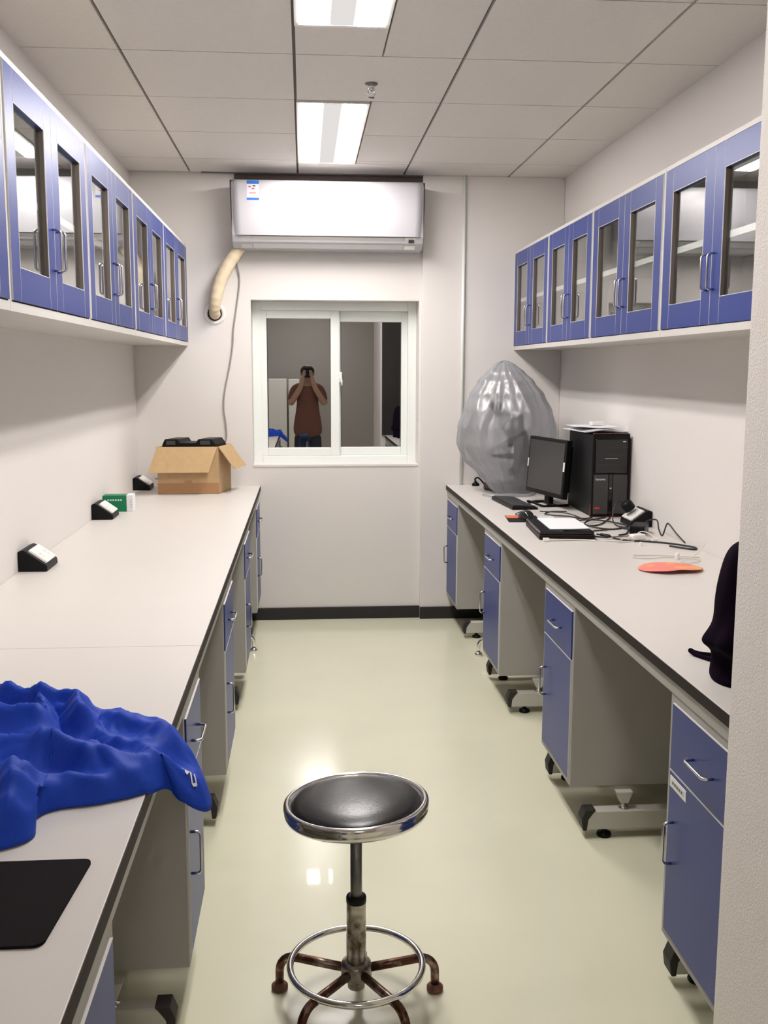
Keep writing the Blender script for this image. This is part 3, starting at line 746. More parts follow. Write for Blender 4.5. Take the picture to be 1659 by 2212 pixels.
# plastic bag
t = thing('plastic_dust_bag', (1.125, 5.50, ZT), 'translucent grey plastic bag draped over an instrument in the far right corner', 'plastic bag')
PROF = [(0.0, .105, .100, .03, -.06), (.03, .125, .115, .02, -.06), (.10, .175, .155, .015, -.04), (.18, .235, .19, .005, -.02), (.27, .262, .215, 0, 0), (.36, .262, .225, .0, .01), (.45, .240, .225, .005, .02), (.54, .205, .20, .0, .03), (.61, .155, .16, -.005, .03), (.66, .105, .115, -.01, .03), (.70, .060, .07, -.015, .03), (.715, .032, .04, -.018, .03), (.722, .004, .004, -.02, .03)]
def pl(z):
    for i in range(len(PROF)-1):
        if PROF[i][0] <= z <= PROF[i+1][0]:
            k_ = (z-PROF[i][0])/(PROF[i+1][0]-PROF[i][0]); k_ = k_*k_*(3-2*k_)*.5+k_*.5
            return [PROF[i][j]+(PROF[i+1][j]-PROF[i][j])*k_ for j in range(1, 5)]
    return PROF[-1][1:]
BFOLD = [(-1.36, .13, .20, .45, .20, -.85), (-2.35, .06, .22, .36, .26, -.4), (-.85, .05, .25, .50, .22, .6), (-2.75, .05, .2, .40, .25, -.3),
         (-1.95, -.05, .30, .34, .20, .5), (-2.0, .045, .10, .14, .13, .5), (-1.7, .04, .09, .12, .12, -.6), (.2, .06, .2, .4, .3, .3), (1.2, .05, .2, .4, .3, -.3)]
SWAG = [(-1.75, .300, -.7, .09, .035, .45)]
NZ, NA = 110, 260; rows = []
for i in range(NA):
    A = 2*PI*i/NA; row = []
    for j in range(NZ+1):
        z = .722*j/NZ
        rx, ry, cx, cy = pl(z)
        ca, sa = math.cos(A), math.sin(A)
        fold = 0
        for a0, amp, wd, zc, zw, slant in BFOLD:
            tw = a0 + slant*(z-zc) + .06*math.sin(z*11+a0*3)
            dA = (A-tw+PI) % (2*PI)-PI
            if abs(dA) > 4*wd: continue
            fold += amp*(math.exp(-abs(dA)/wd) if dA > 0 else math.exp(-abs(dA)/(wd*.45)))*math.exp(-((z-zc)/zw)**2)
        for a0, z0, sl, amp, wd, span in SWAG:          # slack V-shaped swags
            dA = (A-a0+PI) % (2*PI)-PI
            if abs(dA) > span*1.6: continue
            dz = z-(z0+sl*.22*(-dA if sl < 0 else abs(dA)))
            fold += amp*math.exp(-(dA/span)**2*1.6)*(math.exp(-dz/wd/2.6) if dz > 0 else math.exp(dz/wd*1.2))*(1 if dz > 0 else 1)
        nz = Vector((ca*2.6, sa*2.6, z*3.4))
        n_ = noise.noise(nz)*.09 + .07*(.28-abs(noise.noise(nz*1.5+Vector((3, z*2, 1))))) + .015*(.28-abs(noise.noise(Vector((ca*7+z*4, sa*7, z*9)))))
        k_ = 1+(fold*1.25+n_)*min(1, z/.05+.4)
        y = cy+ry*sa*k_
        y = min(y, .325)
        row.append(Vector((cx+rx*ca*k_, y, z+.012*noise.noise(Vector((ca*3, sa*3, 5)))*(z > .6)+(.001))))
    rows.append(row)
mb = MB(); grid_mesh(mb, rows, BAGM, closeu=True)
bmesh.ops.remove_doubles(mb.bm, verts=mb.bm.verts[:], dist=.0003)
mb.build('bag_film', t, recalc=True)
mb = MB(); mb.tube(crom([(-.16, -.18, .004), (-.12, -.235, .004), (-.03, -.245, .010), (.06, -.235, .005), (.10, -.19, .006), (.13, -.12, .004)], 8), .010, BAGM, 8); mb.build('gathered_hem', t)
# small black plug beside the bag
t = thing('black_plug', (1.005, 5.80, ZT), 'small black plug with a cord stub at the far end of the right bench', 'plug')
mb = MB(); mb.lathe([(0, 0), (.022, 0), (.023, .010), (.012, .018), (.008, .026), (0, .027)], BLACKP, 20); mb.build('plug_body', t)
mb = MB(); mb.tube(crom([(0, 0, .024), (-.004, -.002, .040), (.012, -.006, .048), (.032, -.02, .030), (.05, -.03, .005)], 8), .005, BLACKP, 8); mb.build('cord_stub', t)

# monitor: faces -x, turned a little towards the viewer
ma = math.radians(-77)
t = thing('computer_monitor', (1.219, 4.945, ZT), 'black flat monitor turned away to the left beside the computer tower', 'monitor', ma)
# local: front -y, width x
tilt = Matrix.Rotation(math.radians(-4), 4, 'X')
def mbox(m_, x0, x1, y0, y1, z0, z1, m, bev): m_.box(x0, x1, y0, y1, z0, z1, m, bev, 2, Matrix.Translation((0, 0, .050)) @ tilt)
mb = MB(); hw, hh = .205, .288
mbox(mb, -hw, hw, -.018, .012, 0, hh, BLACKP, .004); mbox(mb, -hw+.03, hw-.03, .012, .035, .03, hh-.03, BLACKP, .006); mb.build('display_housing', t)
mb = MB(); mbox(mb, -hw+.016, hw-.016, -.0195, -.0182, .022, hh-.016, SCREEN, 0); mb.build('screen', t)
mb = MB(); mbox(mb, -hw+.002, -hw+.012, -.0198, -.0183, .130, .172, WHITEP, 0); mb.build('sticker', t)['label'] = 'white sticker'
mb = MB(); mbox(mb, hw-.018, hw-.003, -.0198, -.0183, .135, .180, WHITEP, 0); mb.build('sticker', t)['label'] = 'white sticker'
mb = MB(); mb.box(-.025, .025, .0, .03, .004, .16, BLACKP, .006); mb.build('neck', t)
mb = MB(); mb.tube(crom([(-.085, .085, .006), (-.085, -.03, .006), (-.075, -.060, .007), (-.035, -.085, .018), (0, -.090, .020), (.035, -.085, .018), (.075, -.060, .007), (.085, -.03, .006), (.085, .085, .006)], 6), .006, BLACKP, 10)
mb.box(-.085, .085, .02, .08, .001, .010, BLACKG, .003); mb.build('stand_foot', t)

# computer tower
t = thing('computer_tower', (1.409, 4.50, ZT), 'black desktop computer tower with red trim and papers on top', 'computer tower')
hw = .088; TH = .385
mb = MB(); mb.box(-hw+.003, hw-.003, .018, .42, .006, TH-.004, BLACKP, .003); mb.build('case', t)
mb = MB(); mb.box(-hw, hw, 0, .018, .004, TH, BLACKP, .005); bz = mb.build('front_bezel', t)
mb = MB(); mb.box(-hw+.012, hw-.012, -.004, 0, .205, TH-.022, BLACKG, .003)
for z in (.245, .290, .325): mb.box(-hw+.02, hw-.02, -.0048, -.004, z, z+.0012, DKGREY)
mb.box(.052, .066, -.005, -.004, TH-.036, TH-.031, PAPERG); mb.box(-.03, .03, -.0046, -.004, .272, .274, PAPERG); mb.build('drive_bays', bz)
mb = MB(); mb.box(-hw+.008, -.010, -.003, 0, .016, .200, DKGREY, .003); mb.build('front_panel', bz)
mb = MB(); mb.box(.012, hw-.008, -.003, 0, .016, .200, DKGREY, .003); mb.build('front_panel', bz)
mb = MB(); mb.box(-.008, .010, -.002, 0, .016, .200, BLACKG, .001); mb.lathe([(0, 0), (.004, .0), (.004, .0016), (0, .0016)], PAPERG, 12, mtx=Matrix.Translation((.001, -.002, .135)) @ Matrix.Rotation(PI/2, 4, 'X')); mb.build('button_strip', bz)
mb = MB(); mb.box(-hw+.004, hw-.004, -.002, .02, TH, TH+.004, REDP, .001); mb.box(hw, hw+.002, .0, .016, .03, TH-.02, REDP); mb.box(-hw-.002, -hw, .0, .016, .0, .06, REDP); mb.box(-hw, hw, -.002, .0, .001, .006, REDP); mb.build('red_trim', bz)
mb = MB(); mb.box(-hw+.014, -hw+.040, -.0042, -.003, .040, .048, REDB); mb.build('red_sticker', bz)
text_obj('lenovo', 'brand_lettering', .017, PAPER, bz, Matrix.Translation((-.048, -.0036, .178)) @ Matrix.Rotation(PI/2, 4, 'X'))
# papers on the tower
def sheet(loc, w_, d_, rz, curve, m, th, name, label, cat, grp=None, amp=.006, ph=0):
    m_ = MB(); N = 16; Vt = []; Vb = []
    for i in range(N+1):
        rt, rb = [], []
        for j in range(N+1):
            u, v = i/N-.5, j/N-.5
            z = curve(u, v); rt.append(Vector((u*w_, v*d_, z+th))); rb.append(Vector((u*w_, v*d_, z)))
        Vt.append(rt); Vb.append(rb)
    grid_mesh(m_, Vt, m); grid_mesh(m_, [r[::-1] for r in Vb], m)
    for A, B in ((Vt[0], Vb[0]), (Vt[-1], Vb[-1]), ([r[0] for r in Vt], [r[0] for r in Vb]), ([r[-1] for r in Vt], [r[-1] for r in Vb])):
        grid_mesh(m_, [A, B], m, smooth=False)
    o_ = m_.build(name, None, recalc=True); o_.location = loc; o_.rotation_euler = (0, 0, rz)
    return tag(o_, label, cat, grp)
TT = ZT+TH+.0045
sheet((1.388, 4.71, TT), .21, .30, .10, lambda u, v: .0005+.016*max(0, -u-.1)*0+.010*max(0, math.sin((u+.5)*PI*1.1))**2*(.4+.6*(.5-v)), PAPERG, .004, 'magazine', 'grey curled magazine lying on top of the computer tower', 'magazine')
sheet((1.385, 4.75, TT+.017), .20, .27, -.05, lambda u, v: .006*abs(u)*2*(.5-v), PAPER, .0015, 'paper_sheet', 'white sheet of paper on top of the magazine on the tower', 'paper')
t = thing('small_white_box', (1.425, 4.80, TT+.021), 'small white box on the papers on top of the tower', 'box')
mb = MB(); mb.box(-.03, .03, -.025, .025, 0, .016, PAPER, .002); mb.build('box_base', t)
mb = MB(); mb.box(-.031, .031, -.026, .026, .011, .018, WHITEP, .002); mb.build('box_lid', t)

# keyboard
t = thing('keyboard', (1.058, 4.965, ZT), 'dark low keyboard lying between the bag and the mouse', 'keyboard', math.radians(94))
mb = MB(); mb.prism([(-.065, .002), (-.065, .010), (.060, .020), (.065, .016), (.065, .002)], 'x', -.20, .20, BLACKP, bev=.002); mb.build('key_base', t)
mb = MB()
for r_ in range(5):
    yy = -.050+r_*.022; n_ = 15
    for k_ in range(n_):
        xx = -.185+k_*.0250; zt = .0108+(yy+.065)*.08
        if r_ == 0 and 4 <= k_ <= 9:
            if k_ == 4: mb.box(xx, xx+.0250*6-.003, yy, yy+.018, zt, zt+.004, DKGREY)
            continue
        mb.box(xx, xx+.0215, yy, yy+.018, zt, zt+.005, DKGREY)
mb.build('keys', t)
# mouse pad + mouse
t = thing('mouse_pad', (1.035, 4.46, ZT), 'dark mouse pad with an orange corner stripe under the mouse', 'mouse pad', math.radians(-6))
mb = MB(); mb.box(-.115, .115, -.095, .095, .0002, .0032, BLACKP, .001); mb.build('pad', t)
mb = MB(); mb.box(-.113, -.055, .015, .088, .0032, .0036, ORANGE); mb.build('orange_stripe', t)['label'] = 'orange printed stripe'
mb = MB(); mb.box(.03, .112, -.09, .09, .0032, .0036, PAPERG); mb.build('grey_print', t)
t = thing('computer_mouse', (1.010, 4.475, ZT+.0036), 'glossy black computer mouse on the mouse pad', 'mouse', math.radians(100))
mb = MB(); rows = []
for i in range(25):
    u = -1+2*i/24; row = []
    for j in range(13):
        A = PI*j/12; wv = math.sqrt(max(0, 1-u**2*.98))**.8
        row.append(Vector((u*.055, -math.cos(A)*.032*wv, math.sin(A)**.8*.036*wv*(1-.25*u)+.001)))
    rows.append(row)
grid_mesh(mb, rows, BLACKG); mb.build('mouse_shell', t, recalc=True)
mb = MB(); mb.tube([(.035, -.003, .024), (.035, .003, .024)], .007, DKGREY, 14); mb.build('scroll_wheel', t)
mb = MB(); mb.tube(crom([(.054, 0, .008), (.10, .01, .003), (.16, -.03, .003), (.22, -.09, .003), (.27, -.13, .003)], 8), .002, BLKCORD, 6); mb.build('mouse_cord', t)

# laptop
t = thing('laptop', (1.062, 4.075, ZT), 'closed black laptop with a red edge line on the right bench', 'laptop', math.radians(-4))
lx, ly = .112, .185
mb = MB(); mb.box(-lx, lx, -ly, ly, .003, .020, BLACKP, .004); mb.build('laptop_base', t)
mb = MB(); mb.box(-lx+.002, lx-.002, -ly+.002, ly, .0215, .034, BLACKG, .005); mb.build('laptop_lid', t)
mb = MB(); mb.box(-lx-.0003, lx+.0003, -ly-.0003, ly, .0196, .0212, REDP); mb.build('red_edge', t)
mb = MB()
for sx in (-1, 1):
    for sy in (-1, 1): mb.box(sx*(lx-.03)-.01, sx*(lx-.03)+.01, sy*(ly-.03)-.01, sy*(ly-.03)+.01, 0, .0035, BLACKP)
mb.build('rubber_foot', t)
sheet((1.085, 4.105, ZT+.0345), .165, .30, math.radians(-3), lambda u, v: .004*max(0, u)*(.5-v), PAPER, .0012, 'paper_sheet', 'white sheet of paper lying on the closed laptop', 'paper')
def cable(pts, r_, m, name, label, z0=None, plug=None):
    m_ = MB(); P_ = crom(pts, 8); m_.tube(P_, r_, m, 8)
    o_ = m_.build(name); tag(o_, label, 'cable')
    return o_
zc = ZT+.0035
t = thing('white_cable', (.955, 3.86, ZT), 'short white cable lying along the near edge of the laptop', 'cable')
mb = MB(); mb.tube(crom([(0, 0, .010), (.05, .012, .006), (.11, .018, .004), (.16, .013, .003), (.20, -.004, .003)], 8), .0032, WHTCORD, 8); mb.build('cord', t)
mb = MB(); mb.box(-.012, .012, -.005, .005, .004, .016, WHITEP, .002); mb.build('connector', t)
# power bricks and leads
t = thing('power_brick', (1.395, 4.04, ZT), 'black laptop power brick lying near the wall', 'power adapter', math.radians(62))
mb = MB(); mb.box(-.062, .062, -.030, .030, 0, .040, BLACKP, .005); mb.build('brick', t)
mb = MB(); mb.box(-.03, .03, -.0305, -.030, .010, .030, DKGREY); mb.build('rating_label', t)
mb = MB(); mb.tube(crom([(-.055, 0, .014), (-.09, .01, .006), (-.13, .03, .004), (-.18, .10, .004), (-.16, .17, .004), (-.06, .19, .004), (0, .13, .006)], 8), .0032, BLKCORD, 8); mb.build('lead', t)
t = thing('black_adapter_plug', (XR-.072, 4.285, ZT+.066), 'round black adapter plugged into the right desk socket', 'plug', 0)
mb = MB(); mt = Matrix.Rotation(math.radians(-36), 4, 'Y')
mb.lathe([(0, 0), (.026, 0), (.028, .006), (.026, .036), (.018, .042), (0, .042)], BLACKP, 24, mtx=mt); mb.build('plug_body', t)
mb = MB(); mb.tube(crom([(-.026, 0, .030), (-.06, -.01, .034), (-.09, -.045, .0), (-.10, -.09, -.045), (-.07, -.14, -.062), (-.03, -.17, -.062)], 8), .003, BLKCORD, 8); mb.build('plug_lead', t)
t = thing('white_charger', (1.335, 3.885, ZT), 'white charger with looped white cord beside the black brick', 'charger', math.radians(20))
mb = MB(); mb.box(-.032, .032, -.018, .018, 0, .024, WHITEP, .008, 3); mb.build('charger_body', t)
mb = MB()
mb.tube(crom([(-.032, 0, .012), (-.07, .005, .004), (-.11, -.01, .003), (-.14, .02, .003), (-.10, .05, .004), (-.04, .04, .006), (.02, .05, .006), (.07, .06, .02), (.09, .03, .012), (.06, -.03, .004), (.0, -.04, .003), (-.06, -.035, .003), (-.12, -.03, .003)], 8), .0024, WHTCORD, 8); mb.build('charger_cord', t)
mb = MB(); mb.box(.03, .058, -.058, -.046, .0, .009, WHITEP, .002); mb.build('cord_plug', t)
mb = MB(); mb.box(-.03, -.022, -.085, -.073, .0, .014, WHITEP, .002)
tag(mb.build('white_end_cap', None, (1.33, 3.83, ZT)), 'tiny white cap lying in front of the white charger', 'cap')
cable([(1.19, 3.96, ZT+.012), (1.225, 3.93, ZT+.010), (1.255, 3.885, zc), (1.30, 3.84, zc), (1.36, 3.82, zc), (1.43, 3.77, zc), (1.482, 3.70, zc), (1.492, 3.665, zc), (1.47, 3.64, zc), (1.40, 3.70, zc+.003)], .0036, BLKCORD, 'laptop_lead', 'black lead running from the laptop past the white charger')
mb = MB(); mb.tube([(1.205, 3.952, ZT+.0115), (1.232, 3.918, ZT+.0095)], .0068, BLKCORD, 10); tag(mb.build('ferrite_bead'), 'black cylindrical bead on the lead beside the laptop', 'bead')
cable([(1.40, 4.46, zc), (1.36, 4.38, zc), (1.29, 4.26, zc), (1.22, 4.22, zc+.002), (1.20, 4.30, zc), (1.24, 4.37, zc+.004), (1.31, 4.34, zc+.008), (1.38, 4.27, zc+.004), (1.40, 4.20, zc), (1.31, 4.13, zc), (1.25, 4.15, zc+.004), (1.22, 4.24, zc+.006), (1.27, 4.33, zc+.010), (1.36, 4.40, zc+.010)], .0038, BLKCORD, 'mains_cable', 'black cable coiled in front of the computer tower')
cable([(1.32, 4.47, zc), (1.27, 4.45, zc), (1.22, 4.50, zc+.002), (1.16, 4.52, zc+.004), (1.13, 4.60, zc), (1.18, 4.68, zc), (1.25, 4.66, zc+.002)], .0030, BLKCORD, 'signal_cable', 'black cable winding between the monitor and the mouse pad')
cable([(1.36, 4.21, zc), (1.39, 4.13, zc), (1.36, 4.08, zc), (1.33, 4.01, zc), (1.29, 3.98, zc)], .0034, BLKCORD, 'lead_with_barrel_plug', 'thin black lead ending between the brick and the laptop')
cable([(1.415, 4.08, ZT+.016), (1.45, 4.09, ZT+.045), (1.462, 4.02, ZT+.058), (1.45, 3.96, ZT+.03), (1.455, 3.93, ZT+.008), (1.47, 3.93, ZT+.05), (1.475, 3.915, ZT+.058), (1.480, 3.84, ZT+.03), (1.488, 3.77, ZT+.006)], .0032, BLKCORD, 'kinked_cable', 'kinked black cable standing up against the right wall')
cable([(1.17, 4.42, zc), (1.25, 4.42, zc+.004), (1.22, 4.57, zc+.008), (1.12, 4.66, zc+.004)], .0028, BLKCORD, 'mouse_lead', 'thin black lead behind the mouse pad')
t = thing('added_dark_board', (1.15, 1.752, ZT+.001), 'tall dark board added behind the dark bag, seen only reflected in the right window pane', 'board')  # added so that the right pane reflects a dark strip
mb = MB(); mb.box(-.34, .34, .0, .018, 0, 1.30, CAPP, .002); mb.build('added_board_sheet', t)
mb = MB(); mb.box(-.346, -.336, -.001, .02, 0, 1.305, DKGREY, .001); mb.build('board_edge', t)
# red paper fan
t = thing('paper_fan', (1.248, 3.280, ZT), 'pink-red round paper hand fan lying bowed on the right bench', 'hand fan', math.radians(6))
mb = MB(); rows = []; rows2 = []
for i in range(72):
    A = 2*PI*i/72; ra, rb = [], []
    for j in range(13):
        q = j/12; ex = 1+.05*math.cos(2*A)
        notch = 1-.16*math.exp(-((A-1.5*PI)/.35)**2)
        x, y = .107*q*ex*math.cos(A), .092*q*math.sin(A)*notch
        z = .002+.012*max(0, 1-(x/.118)**2)*(.5+.5*math.cos((y+.05)*12))
        ra.append(Vector((x, y, z+.0014))); rb.append(Vector((x, y, z)))
    rows.append(ra); rows2.append(rb)
grid_mesh(mb, rows, PINK, closeu=True); grid_mesh(mb, [r[::-1] for r in rows2], PINK, closeu=True)
grid_mesh(mb, [[r[-1], s_[-1]] for r, s_ in zip(rows, rows2)], PINK, closeu=True)
bmesh.ops.remove_doubles(mb.bm, verts=mb.bm.verts[:], dist=.0002)
mb.build('fan_leaf', t, recalc=True)
# white string with cylinder
t = thing('white_string', (1.34, 3.46, ZT), 'thin white string with a small white cylinder behind the paper fan', 'string')
mb = MB(); mb.tube(crom([(-.13, .08, .006), (-.15, .035, .003), (-.10, .015, .003), (-.03, .03, .003), (.03, .01, .003), (.07, -.03, .004), (.03, -.08, .004), (-.02, -.08, .004), (.03, -.04, .010), (.09, .03, .02), (.14, .10, .035), (.156, .13, .04)], 8), .0019, WHTCORD, 6)
mb.tube(crom([(-.13, .08, .003), (-.06, .075, .003), (.02, .05, .003), (.07, .03, .003), (.09, .02, .003)], 8), .0019, WHTCORD, 6); mb.build('string', t)
mb = MB(); mb.lathe([(0, 0), (.007, 0), (.008, .002), (.008, .020), (.006, .024), (0, .024)], WHITEP, 16); mb.build('white_cylinder', t)
# dark bag by the near wall
t = thing('dark_bag', (1.13, 2.06, ZT), 'dark purple-black soft bag slumped on the right bench against the rough wall', 'bag')
SEC = [(0, .235, .10, 0, .0), (.006, .240, .112, 0, 0), (.03, .232, .115, 0, 0), (.055, .228, .112, 0, .0), (.070, .236, .112, 0, 0), (.080, .254, .114, 0, 0), (.090, .260, .114, 0, 0), (.102, .257, .112, 0, .0), (.118, .248, .108, .0, 0), (.135, .240, .105, 0, 0), (.19, .233, .10, 0, 0), (.25, .228, .095, 0, 0), (.29, .218, .085, 0, 0), (.312, .198, .06, .0, 0), (.321, .15, .03, .0, 0), (.323, .01, .006, 0, 0)]
mb = MB(); rows = []
for i in range(96):
    A = 2*PI*i/96; row = []
    for z, rx, ry, cx, cy in SEC:
        ca, sa = math.cos(A), math.sin(A)
        sx = math.copysign(abs(ca)**.9, ca); sy = math.copysign(abs(sa)**.8, sa)
        k_ = 1+.05*noise.noise(Vector((ca*3, sa*3, z*14)))*(1 if z < .2 else .4)
        row.append(Vector((cx+rx*sx*k_, cy+ry*sy*k_, z)))
    rows.append(row)
grid_mesh(mb, rows, PURPLE, closeu=True); o = mb.build('bag_body', t, recalc=True)
sb = o.modifiers.new('sub', 'SUBSURF'); sb.levels = 1; sb.render_levels = 2
mb = MB(); mb.tube(crom([(-.06, .10, .012), (-.13, .15, .010), (-.19, .195, .006), (-.210, .206, .012), (-.202, .190, .006), (-.175, .13, .005), (-.165, .07, .005), (-.14, .0, .006)], 8), .0055, PURPLE, 8); mb.build('strap', t)
mb = MB(); mb.prism([(-.205, .200), (-.160, .085), (-.10, .05), (-.05, .10), (-.12, .18)], 'z', .001, .006, PURPLE, bev=.001); mb.build('hem', t)

# ================================================================== STOOLS
def stool(loc, label, drop=0.0, rz=0):
    LZ = .028
    t = thing('lab_stool', loc, label, 'stool', rz, 'round lab stools')
    SZ = .512-drop
    tm = Matrix.Translation((0, 0, SZ)) @ Matrix.Rotation(math.radians(-2.4), 4, 'Y') @ Matrix.Rotation(math.radians(-1.2), 4, 'X') @ Matrix.Translation((0, 0, -SZ))
    m_ = MB(); m_.lathe([(0, SZ+.016), (.05, SZ+.0155), (.10, SZ+.012), (.135, SZ+.006), (.150, SZ), (.154, SZ-.006), (.150, SZ-.012)], VINYL, 72, mtx=tm); m_.build('cushion', t)
    m_ = MB(); m_.lathe([(.151, SZ-.003), (.155, SZ+.003), (.160, SZ+.004), (.1655, SZ), (.167, SZ-.007), (.1645, SZ-.014), (.1655, SZ-.017), (.1655, SZ-.022), (.163, SZ-.028), (.155, SZ-.031), (.145, SZ-.030), (.0, SZ-.030)], CHROME, 72, mtx=tm); m_.build('seat_rim', t)
    m_ = MB(); m_.tube([(0, 0, .10), (0, 0, SZ-.029)], .0135, GREYM, 20); m_.lathe([(.03, SZ-.030), (.028, SZ-.038), (.0136, SZ-.042)], GREYM, 20); m_.build('pole', t)
    LT = Matrix.Translation((0, 0, LZ))
    m_ = MB(); m_.lathe([(.0, .252), (.0155, .252), (.0225, .250), (.0235, .246), (.0235, .236), (.023, .235)], BLACKP, 28, mtx=LT); m_.build('collar', t)
    m_ = MB(); m_.lathe([(.0225, .236), (.0228, .16), (.0235, .155), (.0232, .068), (.021, .062), (.020, .022), (.016, .019), (0, .019)], WORN, 28, mtx=LT); m_.build('sleeve', t)
    m_ = MB(); m_.lathe([(.023, .088), (.034, .085), (.036, .078), (.036, .052), (.033, .046), (.022, .044)], WORN, 28, mtx=LT); m_.build('hub', t)
    m_ = MB(); m_.torus(.155, .0083, CHROME, .078+LZ); m_.build('foot_ring', t)
    for k in range(5):
        A = math.radians(13+72*k); d_ = Vector((math.cos(A), math.sin(A), 0)); zl = .064+LZ
        m_ = MB(); P_ = [d_*.030+Vector((0,0,zl)), d_*.10+Vector((0,0,zl)), d_*.146+Vector((0,0,zl+.0005))]
        for q in range(1, 7):
            an = PI/2*q/6; P_.append(d_*(.155+.042*math.sin(an))+Vector((0, 0, zl+.0005-.042*(1-math.cos(an)))))
        P_.append(d_*.1975+Vector((0,0,.012)))
        m_.tube(P_, .0105, RUST, 14); lg = m_.build('leg', t)
        m_ = MB(); m_.lathe([(0, 0), (.017, 0), (.020, .004), (.020, .012), (.014, .018), (.0105, .020)], RUSTY, 24, cx=d_.x*.1975, cy=d_.y*.1975); m_.build('foot_pad', lg)
    return t
st = stool((.111, 2.172, 0), 'round black-seated chrome stool with rusty legs standing in the middle of the floor')
def tucked(loc, label, rz):
    r_ = dup(st, loc, label, rz)
    for ch in r_.children:
        for o_ in [ch]+list(ch.children):
            for sl in o_.material_slots:
                if sl.material in (RUST, RUSTY, WORN): sl.link = 'OBJECT'; sl.material = CHROME
    return r_
tucked((-.455, 5.12, 0), 'lab stool tucked under the far left bench, only a chrome foot showing', math.radians(13))
tucked((1.095, 5.00, 0), 'lab stool tucked under the far right bench, only a chrome foot showing', math.radians(185-13-18))

# ================================================================== BEHIND THE VIEWER (seen in the window's reflection)
t = thing('tall_white_cabinet', (-.355, -2.45, 0), 'tall white cabinet behind the viewer, reflected in the left window pane', 'cabinet')
mb = MB(); mb.box(-.15, .11, -.40, 0, 0, 1.35, WHITEP, .006); mb.build('cabinet_body', t)
mb = MB(); mb.box(-.148, .108, .001, .018, .06, 1.345, WHITEP, .003); mb.build('cabinet_door', t)
t = thing('narrow_white_cabinet', (-.145, -2.45, 0), 'narrow white cabinet beside the tall one, reflected in the left window pane', 'cabinet')
mb = MB(); mb.box(-.075, .08, -.40, 0, 0, 1.345, WHITEP, .006); mb.build('cabinet_body', t)
mb = MB(); mb.box(-.073, .078, .001, .018, .06, 1.34, WHITEP, .003); mb.build('cabinet_door', t)
# blue plastic stool
t = thing('blue_plastic_stool', (.0, .42, 0), 'small blue plastic stool seen only in the window reflection', 'stool')
mb = MB(); mb.box(-.055, .055, -.055, .055, .70, .745, BPLAS, .012, 3); mb.build('seat', t)
for sx in (-1, 1):
    for sy in (-1, 1):
        mb = MB(); mb.tube([(sx*.046, sy*.046, .715), (sx*.075, sy*.075, 0)], .011, BPLAS, 10); mb.build('leg', t)

# the photographer
def skin(name, verts, edges, m, parent, root=0, sub=2):
    me = bpy.data.meshes.new(name); me.from_pydata([v[:3] for v in verts], edges, []); me.update()
    o_ = bpy.data.objects.new(name, me); COL.objects.link(o_); o_.parent = parent
    o_.modifiers.new('skin', 'SKIN'); o_.modifiers['skin'].use_smooth_shade = True
    for i, v in enumerate(verts):
        sv = me.skin_vertices[0].data[i]; r_ = v[3]
        sv.radius = r_ if isinstance(r_, tuple) else (r_, r_); sv.use_root = (i == root)
    s_ = o_.modifiers.new('sub', 'SUBSURF'); s_.levels = sub; s_.render_levels = sub
    me.materials.append(m); return o_
t = thing('person', (.045, -.36, 0), 'person in brown-red shirt holding up a phone, seen only in the window reflection', 'person')
V = [(0, 0, .86, (.135, .10)), (0, .0, 1.02, (.125, .09)), (0, -.005, 1.16, (.145, .10)), (0, 0, 1.27, (.11, .08)), (0, .005, 1.33, (.05, .05)), (0, .02, 1.40, (.07, .085)), (0, .025, 1.475, (.062, .075)),
     (-.165, 0, 1.25, .050), (.165, 0, 1.25, .050), (-.21, .09, 1.06, .042), (.21, .09, 1.06, .042), (-.085, .25, 1.27, .034), (.085, .25, 1.27, .034), (-.055, .285, 1.37, .026), (.055, .285, 1.37, .026),
     (-.09, 0, .80, .085), (.09, 0, .80, .085), (-.10, .01, .44, .058), (.10, .01, .44, .058), (-.10, -.02, .09, .042), (.10, -.02, .09, .042), (-.11, .12, .04, .035), (.11, .12, .04, .035)]
E_ = [(0,1),(1,2),(2,3),(3,4),(4,5),(5,6),(3,7),(3,8),(7,9),(8,10),(9,11),(10,12),(11,13),(12,14),(0,15),(0,16),(15,17),(16,18),(17,19),(18,20),(19,21),(20,22)]
i0 = len(V)
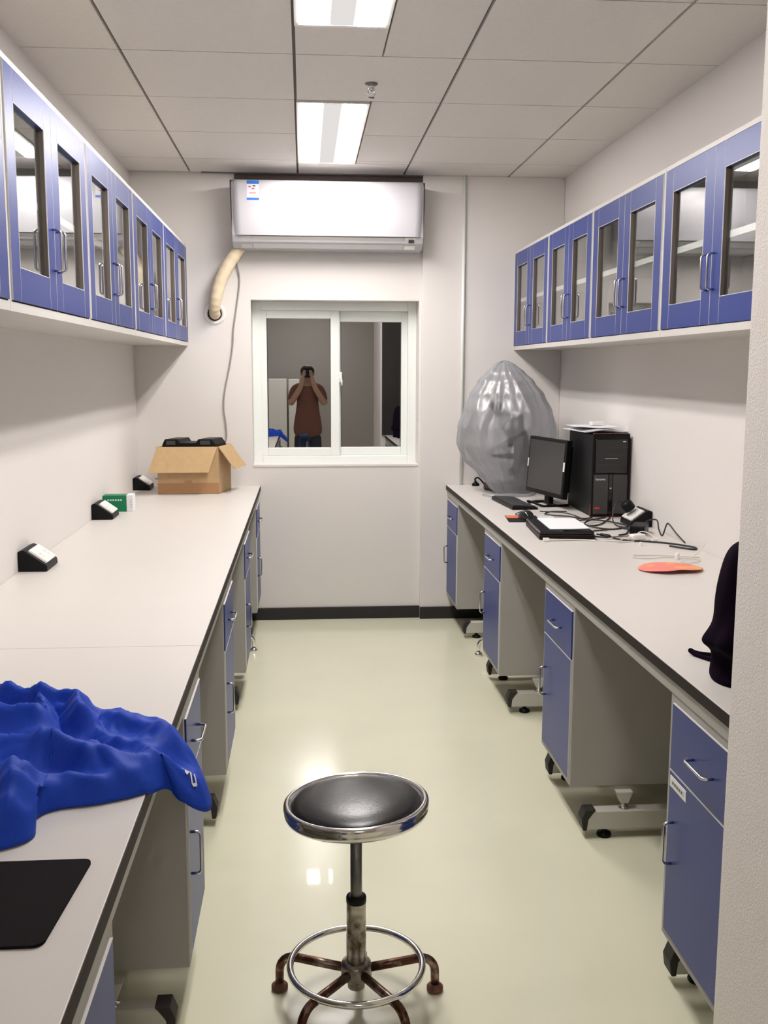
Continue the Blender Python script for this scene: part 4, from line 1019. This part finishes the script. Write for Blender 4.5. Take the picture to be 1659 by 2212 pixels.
for s_, w_ in ((-1, 13), (1, 14)):                                  # palm and five fingers round the phone
    p = len(V); V.append((s_*.050, .296, 1.425, (.020, .012))); E_.append((w_, p))
    for k, (dz, L) in enumerate(((.030, .060), (.015, .066), (-.002, .062), (-.018, .050))):
        a_ = len(V); V.append((s_*.048, .312, 1.435+dz, .0088)); b_ = len(V); V.append((s_*.036, .324, 1.437+dz, .008)); c_ = len(V); V.append((s_*.018, .322, 1.437+dz, .007))
        E_ += [(p, a_), (a_, b_), (b_, c_)]
    a_ = len(V); V.append((s_*.036, .290, 1.438, .0095)); b_ = len(V); V.append((s_*.024, .292, 1.460, .008)); E_ += [(p, a_), (a_, b_)]
skin('body', V, E_, SKIN, t)
def ellip(name, c_, r_, m, parent, cut=None):
    m_ = MB(); prof = [(math.sin(PI*j/16), -math.cos(PI*j/16)) for j in range(17)]
    m_.lathe(prof, m, 32, mtx=Matrix.Translation(c_) @ Matrix.Diagonal((*r_, 1))); return m_.build(name, parent)
ellip('hair', (0, -.002, 1.455), (.088, .098, .082), HAIR, t)
for sx in (-1, 1):
    ellip('eye', (sx*.030, .098, 1.445), (.012, .008, .007), BLACKG, t); ellip('ear', (sx*.078, .02, 1.435), (.010, .02, .028), SKIN, t)
ellip('nose', (0, .112, 1.420), (.011, .016, .018), SKIN, t); ellip('mouth', (0, .103, 1.388), (.022, .006, .006), SHIRT, t)
VS = [(0, 0, .62, (.20, .15)), (0, 0, .80, (.195, .14)), (0, .0, 1.02, (.145, .11)), (0, -.005, 1.16, (.160, .118)), (0, 0, 1.26, (.120, .09)), (-.165, 0, 1.25, .060), (.165, 0, 1.25, .060), (-.205, .08, 1.08, .052), (.205, .08, 1.08, .052)]
skin('shirt', VS, [(0,1),(1,2),(2,3),(3,4),(4,5),(4,6),(5,7),(6,8)], SHIRT, t)
VT = [(0, 0, .72, (.10, .09)), (-.09, 0, .66, .092), (.09, 0, .66, .092), (-.10, .01, .44, .072), (.10, .01, .44, .072), (-.10, -.02, .11, .058), (.10, -.02, .11, .058)]
skin('trousers', VT, [(0,1),(0,2),(1,3),(2,4),(3,5),(4,6)], TROUS, t)
for sx in (-1, 1): 
    mb = MB(); mb.box(sx*.105-.045, sx*.105+.045, -.09, .17, 0, .075, BLACKP, .02, 3); mb.build('shoe', t)
t = thing('mobile_phone', (.045, -.05, 1.385), 'dark phone held up in both hands by the reflected person', 'phone')
mb = MB(); mb.box(-.033, .033, -.004, .004, 0, .118, BLACKP, .003); mb.build('phone_body', t)
mb = MB(); mb.box(-.029, .029, -.0048, -.0041, .014, .104, SCREEN); mb.build('phone_screen', t)
